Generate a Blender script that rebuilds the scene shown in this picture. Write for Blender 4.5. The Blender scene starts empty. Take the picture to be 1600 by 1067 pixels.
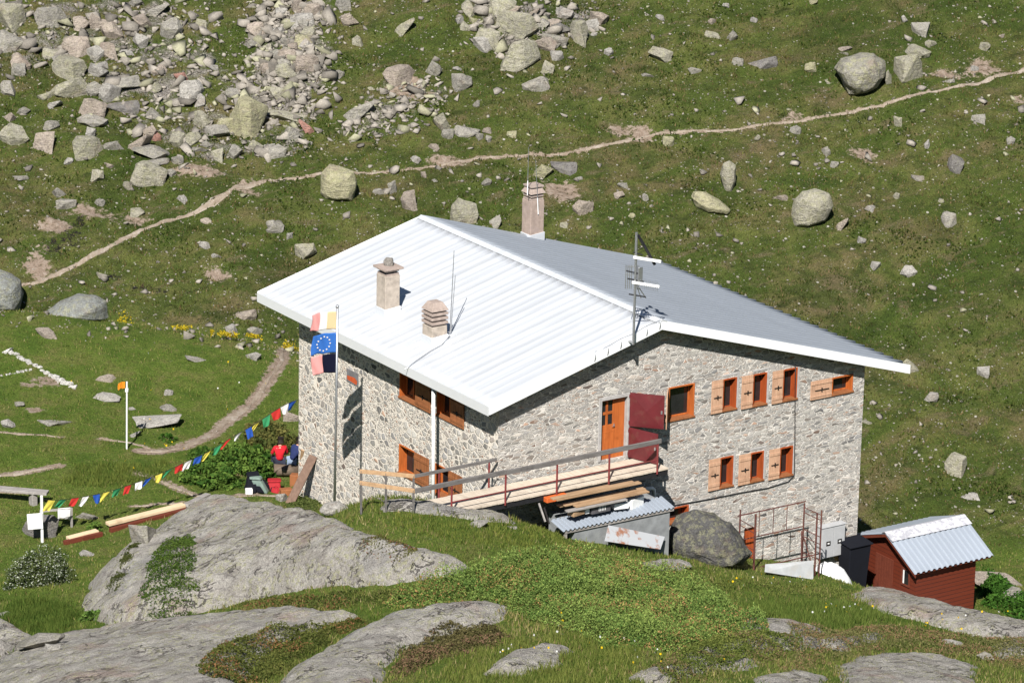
import bpy, bmesh, math, random
import numpy as np
from mathutils import Vector, Matrix, Euler

random.seed(7)
R_ = math.radians
SC = bpy.context.scene
COL = SC.collection

# ------------------------------------------------------------------ camera
FPX, PITCH, ROLL, YAW = 6340.24, 0.30257, 0.0206, 0.59467
CAM = np.array([-67.00428, -99.72491, 43.12886])
_d = np.array([math.sin(YAW)*math.cos(PITCH), math.cos(YAW)*math.cos(PITCH), -math.sin(PITCH)])
_r0 = np.array([math.cos(YAW), -math.sin(YAW), 0.0])
_u0 = np.cross(_r0, _d)
_r = _r0*math.cos(ROLL) + _u0*math.sin(ROLL)
_u = -_r0*math.sin(ROLL) + _u0*math.cos(ROLL)
cam_data = bpy.data.cameras.new('camera')
cam = bpy.data.objects.new('camera', cam_data)
COL.objects.link(cam)
cam.matrix_world = Matrix(((_r[0], _u[0], -_d[0], CAM[0]), (_r[1], _u[1], -_d[1], CAM[1]),
                           (_r[2], _u[2], -_d[2], CAM[2]), (0, 0, 0, 1)))
cam_data.sensor_width = 36
cam_data.lens = FPX/1600*36
cam_data.clip_start = 1
cam_data.clip_end = 3000
SC.camera = cam

# ------------------------------------------------------------------ world, sun, exposure
SUN_AZ, SUN_EL = R_(-136.4), R_(43)
sv = Vector((math.sin(SUN_AZ)*math.cos(SUN_EL), math.cos(SUN_AZ)*math.cos(SUN_EL), math.sin(SUN_EL)))
world = bpy.data.worlds.new('World')
SC.world = world
world.use_nodes = True
wt = world.node_tree
sky = wt.nodes.new('ShaderNodeTexSky')
sky.sky_type = 'NISHITA'
sky.sun_disc = False
sky.sun_elevation = SUN_EL
sky.sun_rotation = SUN_AZ
sky.altitude = 2400
bg = [n for n in wt.nodes if n.type == 'BACKGROUND'][0]
wt.links.new(sky.outputs[0], bg.inputs[0])
bg.inputs[1].default_value = 0.05
sd = bpy.data.lights.new('sun', 'SUN')
sd.energy = 5.0
sd.angle = R_(0.5)
sd.color = (1.0, 0.965, 0.915)
sun = bpy.data.objects.new('sun', sd)
COL.objects.link(sun)
sun.rotation_euler = (-sv).to_track_quat('-Z', 'Y').to_euler()
sun.location = (-40, -40, 60)
SC.view_settings.view_transform = 'Standard'
SC.view_settings.look = 'None'
SC.view_settings.exposure = 0.66
SC.view_settings.gamma = 1
SC.cycles.max_bounces = 6
SC.cycles.diffuse_bounces = 1
SC.cycles.glossy_bounces = 2

# ------------------------------------------------------------------ helpers: rays and planes
def ray(px, py):
    return _d + _r*(px-800)/FPX - _u*(py-533.5)/FPX
def onY(px, py, y=0.0):
    v = ray(px, py); return CAM + v*((y-CAM[1])/v[1])
def onX(px, py, x=0.0):
    v = ray(px, py); return CAM + v*((x-CAM[0])/v[0])
def onPlane(px, py, P0, n):
    v = ray(px, py); P0 = np.array(P0, float); n = np.array(n, float)
    return CAM + v*(((P0-CAM)@n)/(v@n))
EF = np.array([math.sin(YAW), math.cos(YAW)])
ER = np.array([math.cos(YAW), -math.sin(YAW)])
def st_of(x, y):
    dx = np.asarray(x)-CAM[0]; dy = np.asarray(y)-CAM[1]
    return dx*ER[0]+dy*ER[1], dx*EF[0]+dy*EF[1]
def xy_of(s, t):
    return CAM[0]+ER[0]*s+EF[0]*t, CAM[1]+ER[1]*s+EF[1]*t
def px_of(P):
    v = np.asarray(P, float)-CAM
    z = v@_d
    return 800+FPX*(v@_r)/z, 533.5-FPX*(v@_u)/z

# ------------------------------------------------------------------ helpers: noise
def _hash(ix, iy, seed):
    n = (ix.astype(np.int64)*374761393 + iy.astype(np.int64)*668265263 + seed*1442695041) & 0x7fffffff
    n = ((n ^ (n >> 13))*1274126177) & 0x7fffffff
    n = n ^ (n >> 16)
    return (n & 0xffff)/65535.0
def vnoise(x, y, seed=0):
    x = np.asarray(x, float); y = np.asarray(y, float)
    ix = np.floor(x); iy = np.floor(y); fx = x-ix; fy = y-iy
    fx = fx*fx*(3-2*fx); fy = fy*fy*(3-2*fy)
    a = _hash(ix, iy, seed); b = _hash(ix+1, iy, seed); c = _hash(ix, iy+1, seed); d = _hash(ix+1, iy+1, seed)
    return (a*(1-fx)+b*fx)*(1-fy)+(c*(1-fx)+d*fx)*fy
def fbm(x, y, seed=0, octv=4):
    v = 0; a = .5; tot = 0
    for o in range(octv):
        v = v + a*vnoise(np.asarray(x)*2**o+17.3*o, np.asarray(y)*2**o-9.1*o, seed+o*31); tot += a; a *= .5
    return v/tot - .5
def sstep(a, b, x):
    t = np.clip((x-a)/(b-a), 0, 1); return t*t*(3-2*t)

# ------------------------------------------------------------------ helpers: objects
def tag(o, label=None, cat=None, group=None, kind=None):
    if label: o['label'] = label
    if cat: o['category'] = cat
    if group: o['group'] = group
    if kind: o['kind'] = kind
    return o
def empty(name, loc, label, cat, group=None, rz=0):
    o = bpy.data.objects.new(name, None); COL.objects.link(o)
    o.location = loc; o.rotation_euler = (0, 0, rz); o.empty_display_size = .2
    return tag(o, label, cat, group)
def link_mesh(name, me, mats, parent=None, smooth=False):
    o = bpy.data.objects.new(name, me); COL.objects.link(o)
    for m in (mats if isinstance(mats, (list, tuple)) else [mats]): me.materials.append(m)
    if smooth: me.polygons.foreach_set('use_smooth', np.ones(len(me.polygons), bool))
    if parent:
        o.parent = parent
        # meshes are built in world coordinates: undo the parent's location and turn
        p = parent; M = Matrix.Identity(4)
        chain = []
        while p: chain.append(p); p = p.parent
        for q in reversed(chain): M = M @ q.matrix_parent_inverse @ Matrix.LocRotScale(q.location, q.rotation_euler, q.scale)
        o.matrix_parent_inverse = M.inverted()
    return o
def np_mesh(name, V, F):
    """mesh from arrays; F is an (n,k) array of equal-size faces"""
    me = bpy.data.meshes.new(name)
    V = np.asarray(V, np.float32); F = np.asarray(F, np.int32)
    n, k = F.shape
    me.vertices.add(len(V)); me.vertices.foreach_set('co', V.ravel())
    me.loops.add(n*k); me.loops.foreach_set('vertex_index', F.ravel())
    me.polygons.add(n); me.polygons.foreach_set('loop_start', np.arange(0, n*k, k, dtype=np.int32))
    me.polygons.foreach_set('loop_total', np.full(n, k, np.int32))
    me.update(calc_edges=True); me.validate()
    return me
class MB:
    """collects boxes, bars and tubes into one mesh"""
    def __init__(s, U=(1, 0, 0), V=(0, 1, 0), W=(0, 0, 1), O=(0, 0, 0)):
        s.v = []; s.f = []; s.B = Matrix((U, V, W)).transposed(); s.O = Vector(O)
    def add(s, pts, faces):
        b = len(s.v); s.v += [s.O + s.B @ Vector(p) for p in pts]; s.f += [[b+i for i in f] for f in faces]; return s
    def box(s, x0, x1, y0, y1, z0, z1):
        return s.add([(x, y, z) for x in (x0, x1) for y in (y0, y1) for z in (z0, z1)],
                     [(0, 1, 3, 2), (4, 6, 7, 5), (0, 4, 5, 1), (2, 3, 7, 6), (0, 2, 6, 4), (1, 5, 7, 3)])
    def bar(s, a, b, w, h, up=(0, 0, 1)):
        a = Vector(a); b = Vector(b); d = (b-a).normalized(); up = Vector(up)
        x = d.cross(up)
        if x.length < 1e-4: x = d.cross(Vector((1, 0, 0)))
        x.normalize(); y = x.cross(d)
        c = [(-1, -1), (1, -1), (1, 1), (-1, 1)]
        return s.add([p + x*i*w/2 + y*j*h/2 for p in (a, b) for i, j in c],
                     [(0, 3, 2, 1), (4, 5, 6, 7), (0, 1, 5, 4), (1, 2, 6, 5), (2, 3, 7, 6), (3, 0, 4, 7)])
    def tube(s, pts, r, n=8):
        pts = [Vector(p) for p in pts]; rr = r if isinstance(r, (list, tuple)) else [r]*len(pts)
        V = []; prev = None
        for i, p in enumerate(pts):
            d = (pts[min(i+1, len(pts)-1)]-pts[max(i-1, 0)]).normalized()
            x = (prev - d*prev.dot(d)) if prev else d.orthogonal()
            x.normalize(); prev = x; y = d.cross(x)
            V += [p + (x*math.cos(6.28319*k/n)+y*math.sin(6.28319*k/n))*rr[i] for k in range(n)]
        F = []
        for i in range(len(pts)-1):
            for k in range(n): F.append((i*n+k, i*n+(k+1) % n, (i+1)*n+(k+1) % n, (i+1)*n+k))
        F.append(tuple(reversed(range(n)))); F.append(tuple(range((len(pts)-1)*n, len(pts)*n)))
        return s.add(V, F)
    def prism(s, poly, ext):
        """poly: list of 3-D points (planar), ext: vector"""
        n = len(poly); e = Vector(ext)
        return s.add([Vector(p) for p in poly]+[Vector(p)+e for p in poly],
                     [tuple(range(n-1, -1, -1)), tuple(range(n, 2*n))]+[(i, (i+1) % n, n+(i+1) % n, n+i) for i in range(n)])
    def build(s, name, mat, parent=None, bevel=0, smooth=False):
        me = bpy.data.meshes.new(name); me.from_pydata([tuple(v) for v in s.v], [], s.f)
        bm = bmesh.new(); bm.from_mesh(me); bmesh.ops.recalc_face_normals(bm, faces=bm.faces)
        if bevel:
            es = [e for e in bm.edges if len(e.link_faces) == 2 and e.calc_face_angle(0) > .5]
            bmesh.ops.bevel(bm, geom=es, offset=bevel, segments=1, affect='EDGES', clamp_overlap=True)
        bm.to_mesh(me); bm.free()
        return link_mesh(name, me, mat, parent, smooth)

# ------------------------------------------------------------------ helpers: node materials
class NT:
    def __init__(s, name):
        s.m = bpy.data.materials.new(name); s.m.use_nodes = True; s.t = s.m.node_tree; s.t.nodes.clear()
        s.out = s.t.nodes.new('ShaderNodeOutputMaterial')
    def n(s, typ, ins=None, out=0, **props):
        nd = s.t.nodes.new('ShaderNode'+typ)
        for k, v in props.items(): setattr(nd, k, v)
        for k, v in (ins or {}).items():
            if isinstance(v, bpy.types.NodeSocket): s.t.links.new(v, nd.inputs[k])
            elif v is not None:
                sock = nd.inputs[k]
                if sock.type == 'RGBA' and len(v) == 3: v = (*v, 1)
                sock.default_value = v
        return nd.outputs[out]
    def noise(s, vec, scale, detail=4, rough=.55, dist=0, out=0):
        return s.n('TexNoise', {'Vector': vec, 'Scale': scale, 'Detail': detail, 'Roughness': rough, 'Distortion': dist}, out)
    def vor(s, vec, scale, feature='F1', out='Distance', rnd=1.0):
        nd = s.t.nodes.new('ShaderNodeTexVoronoi'); nd.feature = feature
        s.t.links.new(vec, nd.inputs['Vector']); nd.inputs['Scale'].default_value = scale; nd.inputs['Randomness'].default_value = rnd
        return nd.outputs[out]
    def mix(s, fac, a, b, blend='MIX'):
        nd = s.t.nodes.new('ShaderNodeMix'); nd.data_type = 'RGBA'; nd.blend_type = blend
        for i, v in ((0, fac), (6, a), (7, b)):
            if isinstance(v, bpy.types.NodeSocket): s.t.links.new(v, nd.inputs[i])
            else: nd.inputs[i].default_value = (*v, 1) if isinstance(v, tuple) and len(v) == 3 else v
        return nd.outputs[2]
    def ramp(s, fac, stops, interp='LINEAR'):
        nd = s.t.nodes.new('ShaderNodeValToRGB'); s.t.links.new(fac, nd.inputs[0]); cr = nd.color_ramp; cr.interpolation = interp
        while len(cr.elements) < len(stops): cr.elements.new(.5)
        for e, (p, c) in zip(cr.elements, stops):
            e.position = p; e.color = (*c, 1) if isinstance(c, tuple) else (c, c, c, 1)
        return nd.outputs[0]
    def step(s, fac, a, b):
        return s.n('MapRange', {0: fac, 1: a, 2: b, 3: 0., 4: 1.}, interpolation_type='SMOOTHSTEP')
    def math(s, op, a, b=0., c=0.):
        return s.n('Math', {0: a, 1: b, 2: c}, operation=op)
    def mapping(s, vec, scale=(1, 1, 1), rot=(0, 0, 0)):
        return s.n('Mapping', {'Vector': vec, 'Scale': scale, 'Rotation': rot})
    def obj(s): return s.n('TexCoord', out=3)
    def attr(s, name, out=2): return s.n('Attribute', None, out, attribute_name=name)
    def bump(s, h, strength=.5, dist=.02):
        return s.n('Bump', {'Strength': strength, 'Distance': dist, 'Height': h})
    def bsdf(s, color, rough=.85, normal=None, metal=0., spec=.3):
        nd = s.t.nodes.new('ShaderNodeBsdfPrincipled')
        for k, v in (('Base Color', color), ('Roughness', rough), ('Metallic', metal), ('Specular IOR Level', spec), ('Normal', normal)):
            if v is None: continue
            if isinstance(v, bpy.types.NodeSocket): s.t.links.new(v, nd.inputs[k])
            else: nd.inputs[k].default_value = (*v, 1) if isinstance(v, tuple) and len(v) == 3 else v
        s.t.links.new(nd.outputs[0], s.out.inputs[0]); return s.m

def mat_plain(name, col, rough=.6, metal=0., var=.18, scale=6., bump=.0, spec=.3, dirt=None):
    """painted or plain stuff: colour with soft mottling and a little grime"""
    N = NT(name); o = N.obj(); a = N.noise(o, scale, 5); b = N.noise(o, scale*7, 3)
    c = N.mix(N.ramp(a, [(.35, 0.), (.7, 1.)]), tuple(x*(1-var) for x in col), tuple(min(1, x*(1+var*.6)) for x in col))
    if dirt: c = N.mix(N.step(N.noise(o, scale*.6, 6, .7), .52, .66), c, dirt)
    nrm = N.bump(b, bump, .01) if bump else None
    return N.bsdf(c, rough, nrm, metal, spec)
def mat_wood(name, c1, c2, axis=0, scale=1., rough=.7, knots=True):
    N = NT(name); o = N.obj(); sc = [14*scale]*3; sc[axis] = 1.2*scale
    g = N.noise(N.mapping(o, tuple(sc)), 1.0, 6, .65, .6)
    c = N.mix(N.ramp(g, [(.3, 0.), (.72, 1.)]), c1, c2)
    k = N.noise(o, 3*scale, 3)
    c = N.mix(N.math('MULTIPLY', N.step(k, .5, .75), .5), c, tuple(x*.55 for x in c1))
    return N.bsdf(c, rough, N.bump(g, .25, .006), 0., .25)

MAT = {}
def rock_material(name, base=None):
    N = NT(name); o = N.obj()
    geo = N.n('NewGeometry', out=0)
    oi = N.t.nodes.new('ShaderNodeObjectInfo')
    n1 = N.noise(geo, .9, 6, .6); n2 = N.noise(geo, 5, 6, .68); n3 = N.noise(geo, 22, 4, .7)
    c = N.ramp(n2, [(.28, (.50, .48, .45)), (.48, (.86, .84, .80)), (.68, (1.0, .98, .95)), (.85, (1.15, 1.12, 1.05))])
    if base: c = N.mix(1., c, base, 'MULTIPLY')
    else: c = N.mix(1., c, oi.outputs['Color'], 'MULTIPLY')
    c = N.mix(N.math('MULTIPLY', N.step(n1, .55, .75), .55), c, (.27, .20, .155))     # rusty weathering
    lich = N.step(N.noise(geo, 4.6, 6, .75), .50, .57)
    alpha = oi.outputs['Alpha'] if not base else .35
    lich = N.math('MULTIPLY', lich, N.math('MULTIPLY', alpha, .8))
    c = N.mix(lich, c, N.mix(n3, (.26, .255, .14), (.40, .39, .22)))
    dk = N.step(N.noise(geo, 9, 5, .75), .60, .68)
    c = N.mix(N.math('MULTIPLY', dk, .65), c, (.085, .08, .075))
    c = N.mix(1., c, N.ramp(n3, [(.28, .50), (.5, 1.), (.75, 1.40)]), 'MULTIPLY')
    st = N.noise(N.mapping(o, (1.2, 1.2, 5.)), 1.6, 6, .7, .6)
    c = N.mix(N.math('MULTIPLY', N.step(st, .52, .62), .45), c, (.13, .12, .115))
    h = N.math('ADD', N.math('MULTIPLY', n2, 1.0), N.math('MULTIPLY', n3, .35))
    h = N.math('ADD', h, N.math('MULTIPLY', st, .9))
    return N.bsdf(c, .92, N.bump(h, .95, .11), 0., .2)

# ------------------------------------------------------------------ terrain heights, from known spots (photo spot, height)
CP = [(0,486,-1.6),(130,500,-1.8),(300,520,-2.1),(460,560,-2.5),(0,600,-2.1),(200,600,-2.3),(400,620,-2.7),(60,702,-2.5),(198,702,-2.7),
 (330,700,-2.9),(467,772,-3.15),(410,765,-3.0),(300,775,-2.9),(0,790,-2.9),(150,840,-2.9),(60,900,-2.9),(60,970,-2.8),(0,1010,-2.7),
 (521,797,-1.0),(575,781,.8),(610,782,1.05),(660,787,1.05),(700,796,.95),(780,806,.7),(640,832,1.2),(850,832,-.1),(950,855,-.7),(1040,870,-1.4),(1120,890,-2.2),(1200,900,-2.9),
 (1290,908,-3.6),(1345,917,-3.9),(250,940,-1.8),(370,950,-.9),(400,870,-1.),(560,870,.8),(560,930,.6),(680,880,1.3),(100,1040,-.6),
 (300,1000,-.2),(0,1067,-.8),(200,1067,.4),(400,1067,1.6),(600,1000,1.4),(600,1067,2.4),(800,960,1.6),(800,1067,3),(800,880,1.15),
 (950,900,.2),(950,950,1.),(950,1000,1.9),(950,1067,3),(1100,930,-.9),(1100,1000,.9),(1200,960,-.5),(1200,1067,2.4),(1300,940,-2),
 (1300,1000,-.3),(1400,945,-3.2),(1400,1000,-1.2),(1400,1067,1.4),(1500,965,-3.7),(1500,1067,.8),(1600,985,-4),(1600,1067,0)]
_P = []
for px, py, z in CP:
    v = ray(px, py); P = CAM + v*((z-CAM[2])/v[2]); s, t = st_of(P[0], P[1]); _P.append((s, t, z))
for x, y, z in ((15.5,-1.5,-6.3),(19,-1.5,-6.6),(14.6,0,-4.9),(17,2,-6.7),(22,0,-7),(0,0,-.3),(7,0,-2.6),(7,6,-4.2)):
    s, t = st_of(x, y); _P.append((float(s), float(t), z))
_P += [(s, 160, -12) for s in (-30, -15, 0, 15, 30)] + [(5, 140, -7), (15, 140, -9), (-30, 125, -3.5), (30, 125, -6.5), (-28, 80, 3.5), (0, 80, 6), (28, 80, 4.5)]
_P = np.array(_P)
def _phi(r2): return np.where(r2 > 0, .5*r2*np.log(np.maximum(r2, 1e-12)), 0)
_n = len(_P); _K = np.zeros((_n+3, _n+3))
_K[:_n, :_n] = _phi(((_P[:, None, :2]-_P[None, :, :2])**2).sum(-1)) + np.eye(_n)*.8
_K[:_n, _n] = 1; _K[:_n, _n+1:] = _P[:, :2]; _K[_n:, :_n] = _K[:_n, _n:].T
_W = np.linalg.solve(_K, np.r_[_P[:, 2], 0, 0, 0])
def h_near(s, t):
    s = np.asarray(s, float); t = np.asarray(t, float); out = np.zeros(s.size); S = s.ravel(); T = t.ravel()
    for i in range(0, S.size, 20000):
        a, b = S[i:i+20000], T[i:i+20000]
        out[i:i+20000] = _phi((a[:, None]-_P[:, 0])**2+(b[:, None]-_P[:, 1])**2)@_W[:_n]+_W[_n]+_W[_n+1]*a+_W[_n+2]*b
    return out.reshape(s.shape)
def h_hill(s, t):
    h = -6.0 - .08*np.clip(s, -40, 40) + .42*(t-146)
    h = h + 1.3*fbm(s*.07, t*.09, 5, 3) + .7*fbm(s*.25+t*.1, t*.35, 6, 3) + .3*fbm(s*.5+.4*t, t*1.1, 8, 3)
    return np.where(h > 60, 60+40*np.tanh((h-60)/40), h)
def height(s, t):
    s = np.asarray(s, float); t = np.asarray(t, float)
    sc = np.clip(s, -34, 34); tc = np.clip(t, 82, 158)
    n = h_near(sc, tc)
    n = n - .12*np.clip(np.abs(s)-34, 0, 80) + np.clip(82-t, 0, 90)*.415
    n = np.where(t < 83, np.minimum(n, 41.2-.405*t), n)
    n = n + .10*fbm(s*.6, t*.6, 11, 3)
    n = np.where(t > 158, -14, n)
    h = h_hill(s, t); k = .6
    m = np.maximum(n, h)
    return m + k*np.log(np.exp(np.clip((n-m)/k, -30, 0))+np.exp(np.clip((h-m)/k, -30, 0)))*.5
SL = np.r_[-320, -240, -180, -130, -95, -70, -55, -45, -38, -33, -30, np.arange(-27, 27.01, .17), 30, 33, 38, 45, 55, 70, 95, 130, 180, 240, 320]
TL = np.r_[-120, -80, -50, -30, -15, -6, 0, 6, 12, 20, 28, 36, 44, 52, 60, 66, 72, 77, np.arange(80, 192, .17), 195, 199, 205, 215, 230, 250, 280, 320, 380, 460, 560]
GS, GT = np.meshgrid(SL, TL, indexing='ij')
GZ = height(GS, GT)
GZ = np.where(GT < 0, np.minimum(GZ, 40.5 + .2*np.clip(-GT, 0, 60)), GZ)
def H(s, t):
    """ground height, bilinear on the terrain grid"""
    s = np.asarray(s, float); t = np.asarray(t, float)
    i = np.clip(np.searchsorted(SL, s)-1, 0, len(SL)-2); j = np.clip(np.searchsorted(TL, t)-1, 0, len(TL)-2)
    a = np.clip((s-SL[i])/(SL[i+1]-SL[i]), 0, 1); b = np.clip((t-TL[j])/(TL[j+1]-TL[j]), 0, 1)
    return (GZ[i, j]*(1-a)+GZ[i+1, j]*a)*(1-b)+(GZ[i, j+1]*(1-a)+GZ[i+1, j+1]*a)*b
def ground(px, py):
    """where the line of sight through a spot of the photograph meets the ground: (s, t, z)"""
    v = ray(px, py); vs = v[0]*ER[0]+v[1]*ER[1]; vt = v[0]*EF[0]+v[1]*EF[1]
    t = np.arange(82, 215, .06); s = t*vs/vt; z = CAM[2]+t*v[2]/vt
    i = np.argmax(z < H(s, t))
    if i == 0: i = len(t)-1
    return float(s[i]), float(t[i]), float(z[i])
def G(px, py):
    s, t, z = ground(px, py); x, y = xy_of(s, t); return Vector((x, y, z))
def zat(x, y):
    s, t = st_of(x, y); return float(H(s, t))
def seg_dist(s, t, poly, closed=False):
    """distance of points to a polyline, and the half-way parameter index"""
    best = np.full(np.shape(s), 1e9)
    P = list(poly)+([poly[0]] if closed else [])
    for (x0, y0), (x1, y1) in zip(P[:-1], P[1:]):
        dx, dy = x1-x0, y1-y0; L2 = dx*dx+dy*dy+1e-12
        u = np.clip(((s-x0)*dx+(t-y0)*dy)/L2, 0, 1)
        best = np.minimum(best, np.hypot(s-x0-u*dx, t-y0-u*dy))
    return best
def inside(s, t, poly):
    c = np.zeros(np.shape(s), bool); n = len(poly); j = n-1
    for i in range(n):
        xi, yi = poly[i]; xj, yj = poly[j]
        cond = ((yi > t) != (yj > t)) & (s < (xj-xi)*(t-yi)/((yj-yi) if yj != yi else 1e-9)+xi)
        c ^= cond; j = i
    return c
def sdist(s, t, poly):
    d = seg_dist(s, t, poly, True); return np.where(inside(s, t, poly), d, -d)
def st_poly(pts): return [ground(*p)[:2] for p in pts]

# trails (photo spots, width in metres)
TRAILS = {
 'hill': ([(30,447),(70,437),(110,418),(150,398),(190,374),(235,355),(280,340),(320,325),(345,310),(365,294),(400,286),(440,280),(490,274),(540,269),(600,268),
   (660,262),(700,255),(750,247),(800,243),(850,243),(900,238),(940,228),(980,220),(1030,210),(1080,206),(1140,203),(1200,194),(1260,187),(1320,178),
   (1370,168),(1410,155),(1450,143),(1500,135),(1550,123),(1600,110),(1660,98)],
   [.3,.3,.32,.36,.4,.36,.36,.42,.55,.7,.4,.2,.16,.14,.05,.10,.22,.16,.03,.05,.08,.2,.22,.12,.1,.14,.2,.22,.2,.16,.16,.2,.28,.34,.38,.38]),
 'meadow': ([(447,546),(440,565),(422,590),(407,612),(388,635),(352,660),(330,680),(290,697),(250,705),(215,704)],
   [.55,.5,.5,.5,.55,.8,.8,.8,.9,.3]),
 'yard': ([(200,735),(250,748),(290,768),(330,778),(400,772),(440,775)], [.35,.5,.6,.5,.7,.4]),
 'lower': ([(-60,762),(20,768),(50,770)], [.35,.35,.2]),
 'lower2': ([(-60,750),(40,738),(95,727)], [.5,.6,.25]),
 'upper': ([(-60,670),(50,679),(95,683)], [.3,.3,.15]),
 'side': ([(155,684),(200,690),(235,700)], [.2,.25,.3]),
 'beams': ([(205,790),(280,785),(330,780)], [.3,.35,.4]),
}
TR = {k: ([ground(*p)[:2] for p in v[0]], v[1]) for k, v in TRAILS.items()}
# bare patches of earth (photo spot, half width, half depth in metres)
BARE = [(1440,1050,1.3,.7),(1330,1045,.7,.5),(560,915,.5,.2),(1010,1010,.5,.2),(870,1045,.4,.2),(1540,108,1.5,.6),(1480,122,.9,.4),(1240,184,1.3,.35),(1590,157,.8,.3),(1580,185,.5,.3),(385,290,1.0,.6),(700,253,1.0,.4),(1000,213,.7,.4),
 (340,430,.7,.3),(210,345,.8,.4),(95,355,1.0,.4),(150,335,1.6,.5),(60,410,.8,.7),(45,600,.9,.3),(65,595,1.,.4),(310,265,1.4,.4),
 (640,140,1.2,.8),(380,740,.9,.35),(60,640,.5,.2),(970,205,.9,.4),(880,300,1.2,.6),(1350,240,1.,.4)]

def terrain_material():
    N = NT('ground_turf'); geo = N.n('NewGeometry', out=0)
    A = lambda n: N.attr(n, 2)
    near, dirt = A('near'), A('dirt')
    big = N.noise(geo, .16, 5, .6, .4); mid = N.noise(geo, .75, 6, .68, .3); sm = N.noise(geo, 4.5, 5, .72); fine = N.noise(geo, 19, 4, .75)
    st = N.noise(N.mapping(geo, (.45, 1.2, 1.4), (0, 0, R_(-20))), 1.1, 6, .7, .4)
    drift = N.noise(N.mapping(geo, (.55, 1.5, 1.2), (0, 0, R_(-22))), .30, 5, .62, .6)
    hill = N.ramp(drift, [(.30, (.040, .066, .012)), (.42, (.072, .102, .019)), (.50, (.112, .128, .033)), (.58, (.138, .124, .048)), (.70, (.165, .128, .066)), (.82, (.10, .076, .045))])
    hill = N.mix(N.math('MULTIPLY', N.step(big, .50, .64), .55), hill, (.130, .144, .038))
    hill = N.mix(N.math('MULTIPLY', N.step(big, .46, .34), .6), hill, (.030, .050, .009))
    hill = N.mix(N.math('MULTIPLY', N.step(mid, .44, .60), .75), hill, (.056, .084, .016))
    hill = N.mix(N.math('MULTIPLY', N.step(st, .54, .68), .75), hill, (.155, .125, .068))
    hill = N.mix(N.math('MULTIPLY', N.step(st, .47, .34), .75), hill, (.040, .054, .014))
    hill = N.mix(N.math('MULTIPLY', N.step(sm, .58, .70), .65), hill, (.17, .135, .075))
    hill = N.mix(N.math('MULTIPLY', N.step(sm, .44, .33), .75), hill, (.024, .030, .009))
    mead = N.ramp(mid, [(.30, (.068, .122, .016)), (.50, (.118, .170, .028)), (.68, (.180, .178, .055))])
    mead = N.mix(N.math('MULTIPLY', N.step(sm, .56, .70), .6), mead, (.19, .155, .07))
    mead = N.mix(N.math('MULTIPLY', N.step(sm, .44, .34), .6), mead, (.045, .07, .012))
    c = N.mix(near, hill, mead)
    grav = N.ramp(fine, [(.3, (.10, .085, .07)), (.5, (.25, .225, .20)), (.68, (.40, .37, .335))])
    c = N.mix(N.step(N.math('ADD', A('scree'), N.math('MULTIPLY', N.math('SUBTRACT', mid, .5), 1.6)), .42, .72), c, grav)
    c = N.mix(1., c, N.ramp(fine, [(.30, .42), (.52, 1.), (.72, 1.75)]), 'MULTIPLY')
    # gravel bits lying in the turf
    for sc, th, f in ((2.6, .17, .85), (6.0, .21, .8), (13., .2, .75)):
        v = N.vor(geo, sc); w = N.vor(geo, sc, out='Color')
        keep = N.math('MULTIPLY', N.step(v, th, th*.75), N.step(N.math('ADD', N.n('SeparateColor', {0: w}), N.math('MULTIPLY', big, .4)), .97, 1.0))
        keep = N.math('MULTIPLY', keep, N.math('SUBTRACT', 1.0, N.math('MULTIPLY', near, .9)))
        c = N.mix(N.math('MULTIPLY', keep, f), c, N.mix(N.n('SeparateColor', {0: w}, 1), (.30, .27, .22), (.55, .52, .46)))
    soil = N.ramp(sm, [(.3, (.20, .145, .105)), (.5, (.33, .25, .19)), (.7, (.46, .38, .31))])
    soil = N.mix(N.math('MULTIPLY', N.step(fine, .60, .70), .6), soil, (.52, .47, .42))
    soil = N.mix(N.math('MULTIPLY', N.step(fine, .42, .32), .6), soil, (.10, .075, .05))
    dm = N.step(N.math('ADD', dirt, N.math('MULTIPLY', N.math('SUBTRACT', sm, .5), 1.5)), .36, .60)
    c = N.mix(dm, c, soil)
    wet = N.step(N.math('ADD', A('wet'), N.math('MULTIPLY', N.math('SUBTRACT', sm, .5), 1.8)), .45, .7)
    c = N.mix(wet, c, (.022, .020, .016))
    h = N.math('ADD', N.math('MULTIPLY', sm, 1.3), N.math('MULTIPLY', fine, .9))
    return N.bsdf(c, .95, N.bump(h, 1., .12), 0., .12)
MAT['turf'] = terrain_material()
def soil_material():
    N = NT('trodden_earth'); geo = N.n('NewGeometry', out=0)
    a = N.noise(geo, 1.6, 5, .65); b = N.noise(geo, 8, 5, .7); f = N.noise(geo, 30, 3, .7)
    c = N.ramp(a, [(.3, (.19, .145, .105)), (.5, (.29, .235, .18)), (.7, (.38, .325, .27))])
    c = N.mix(N.math('MULTIPLY', N.step(b, .55, .68), .6), c, (.52, .47, .42))
    c = N.mix(N.math('MULTIPLY', N.step(b, .44, .34), .6), c, (.20, .15, .105))
    c = N.mix(N.math('MULTIPLY', N.step(f, .58, .70), .5), c, (.56, .53, .49))
    return N.bsdf(c, .95, N.bump(N.math('ADD', b, f), .8, .05), 0., .1)
MAT['soil'] = soil_material()

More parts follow.
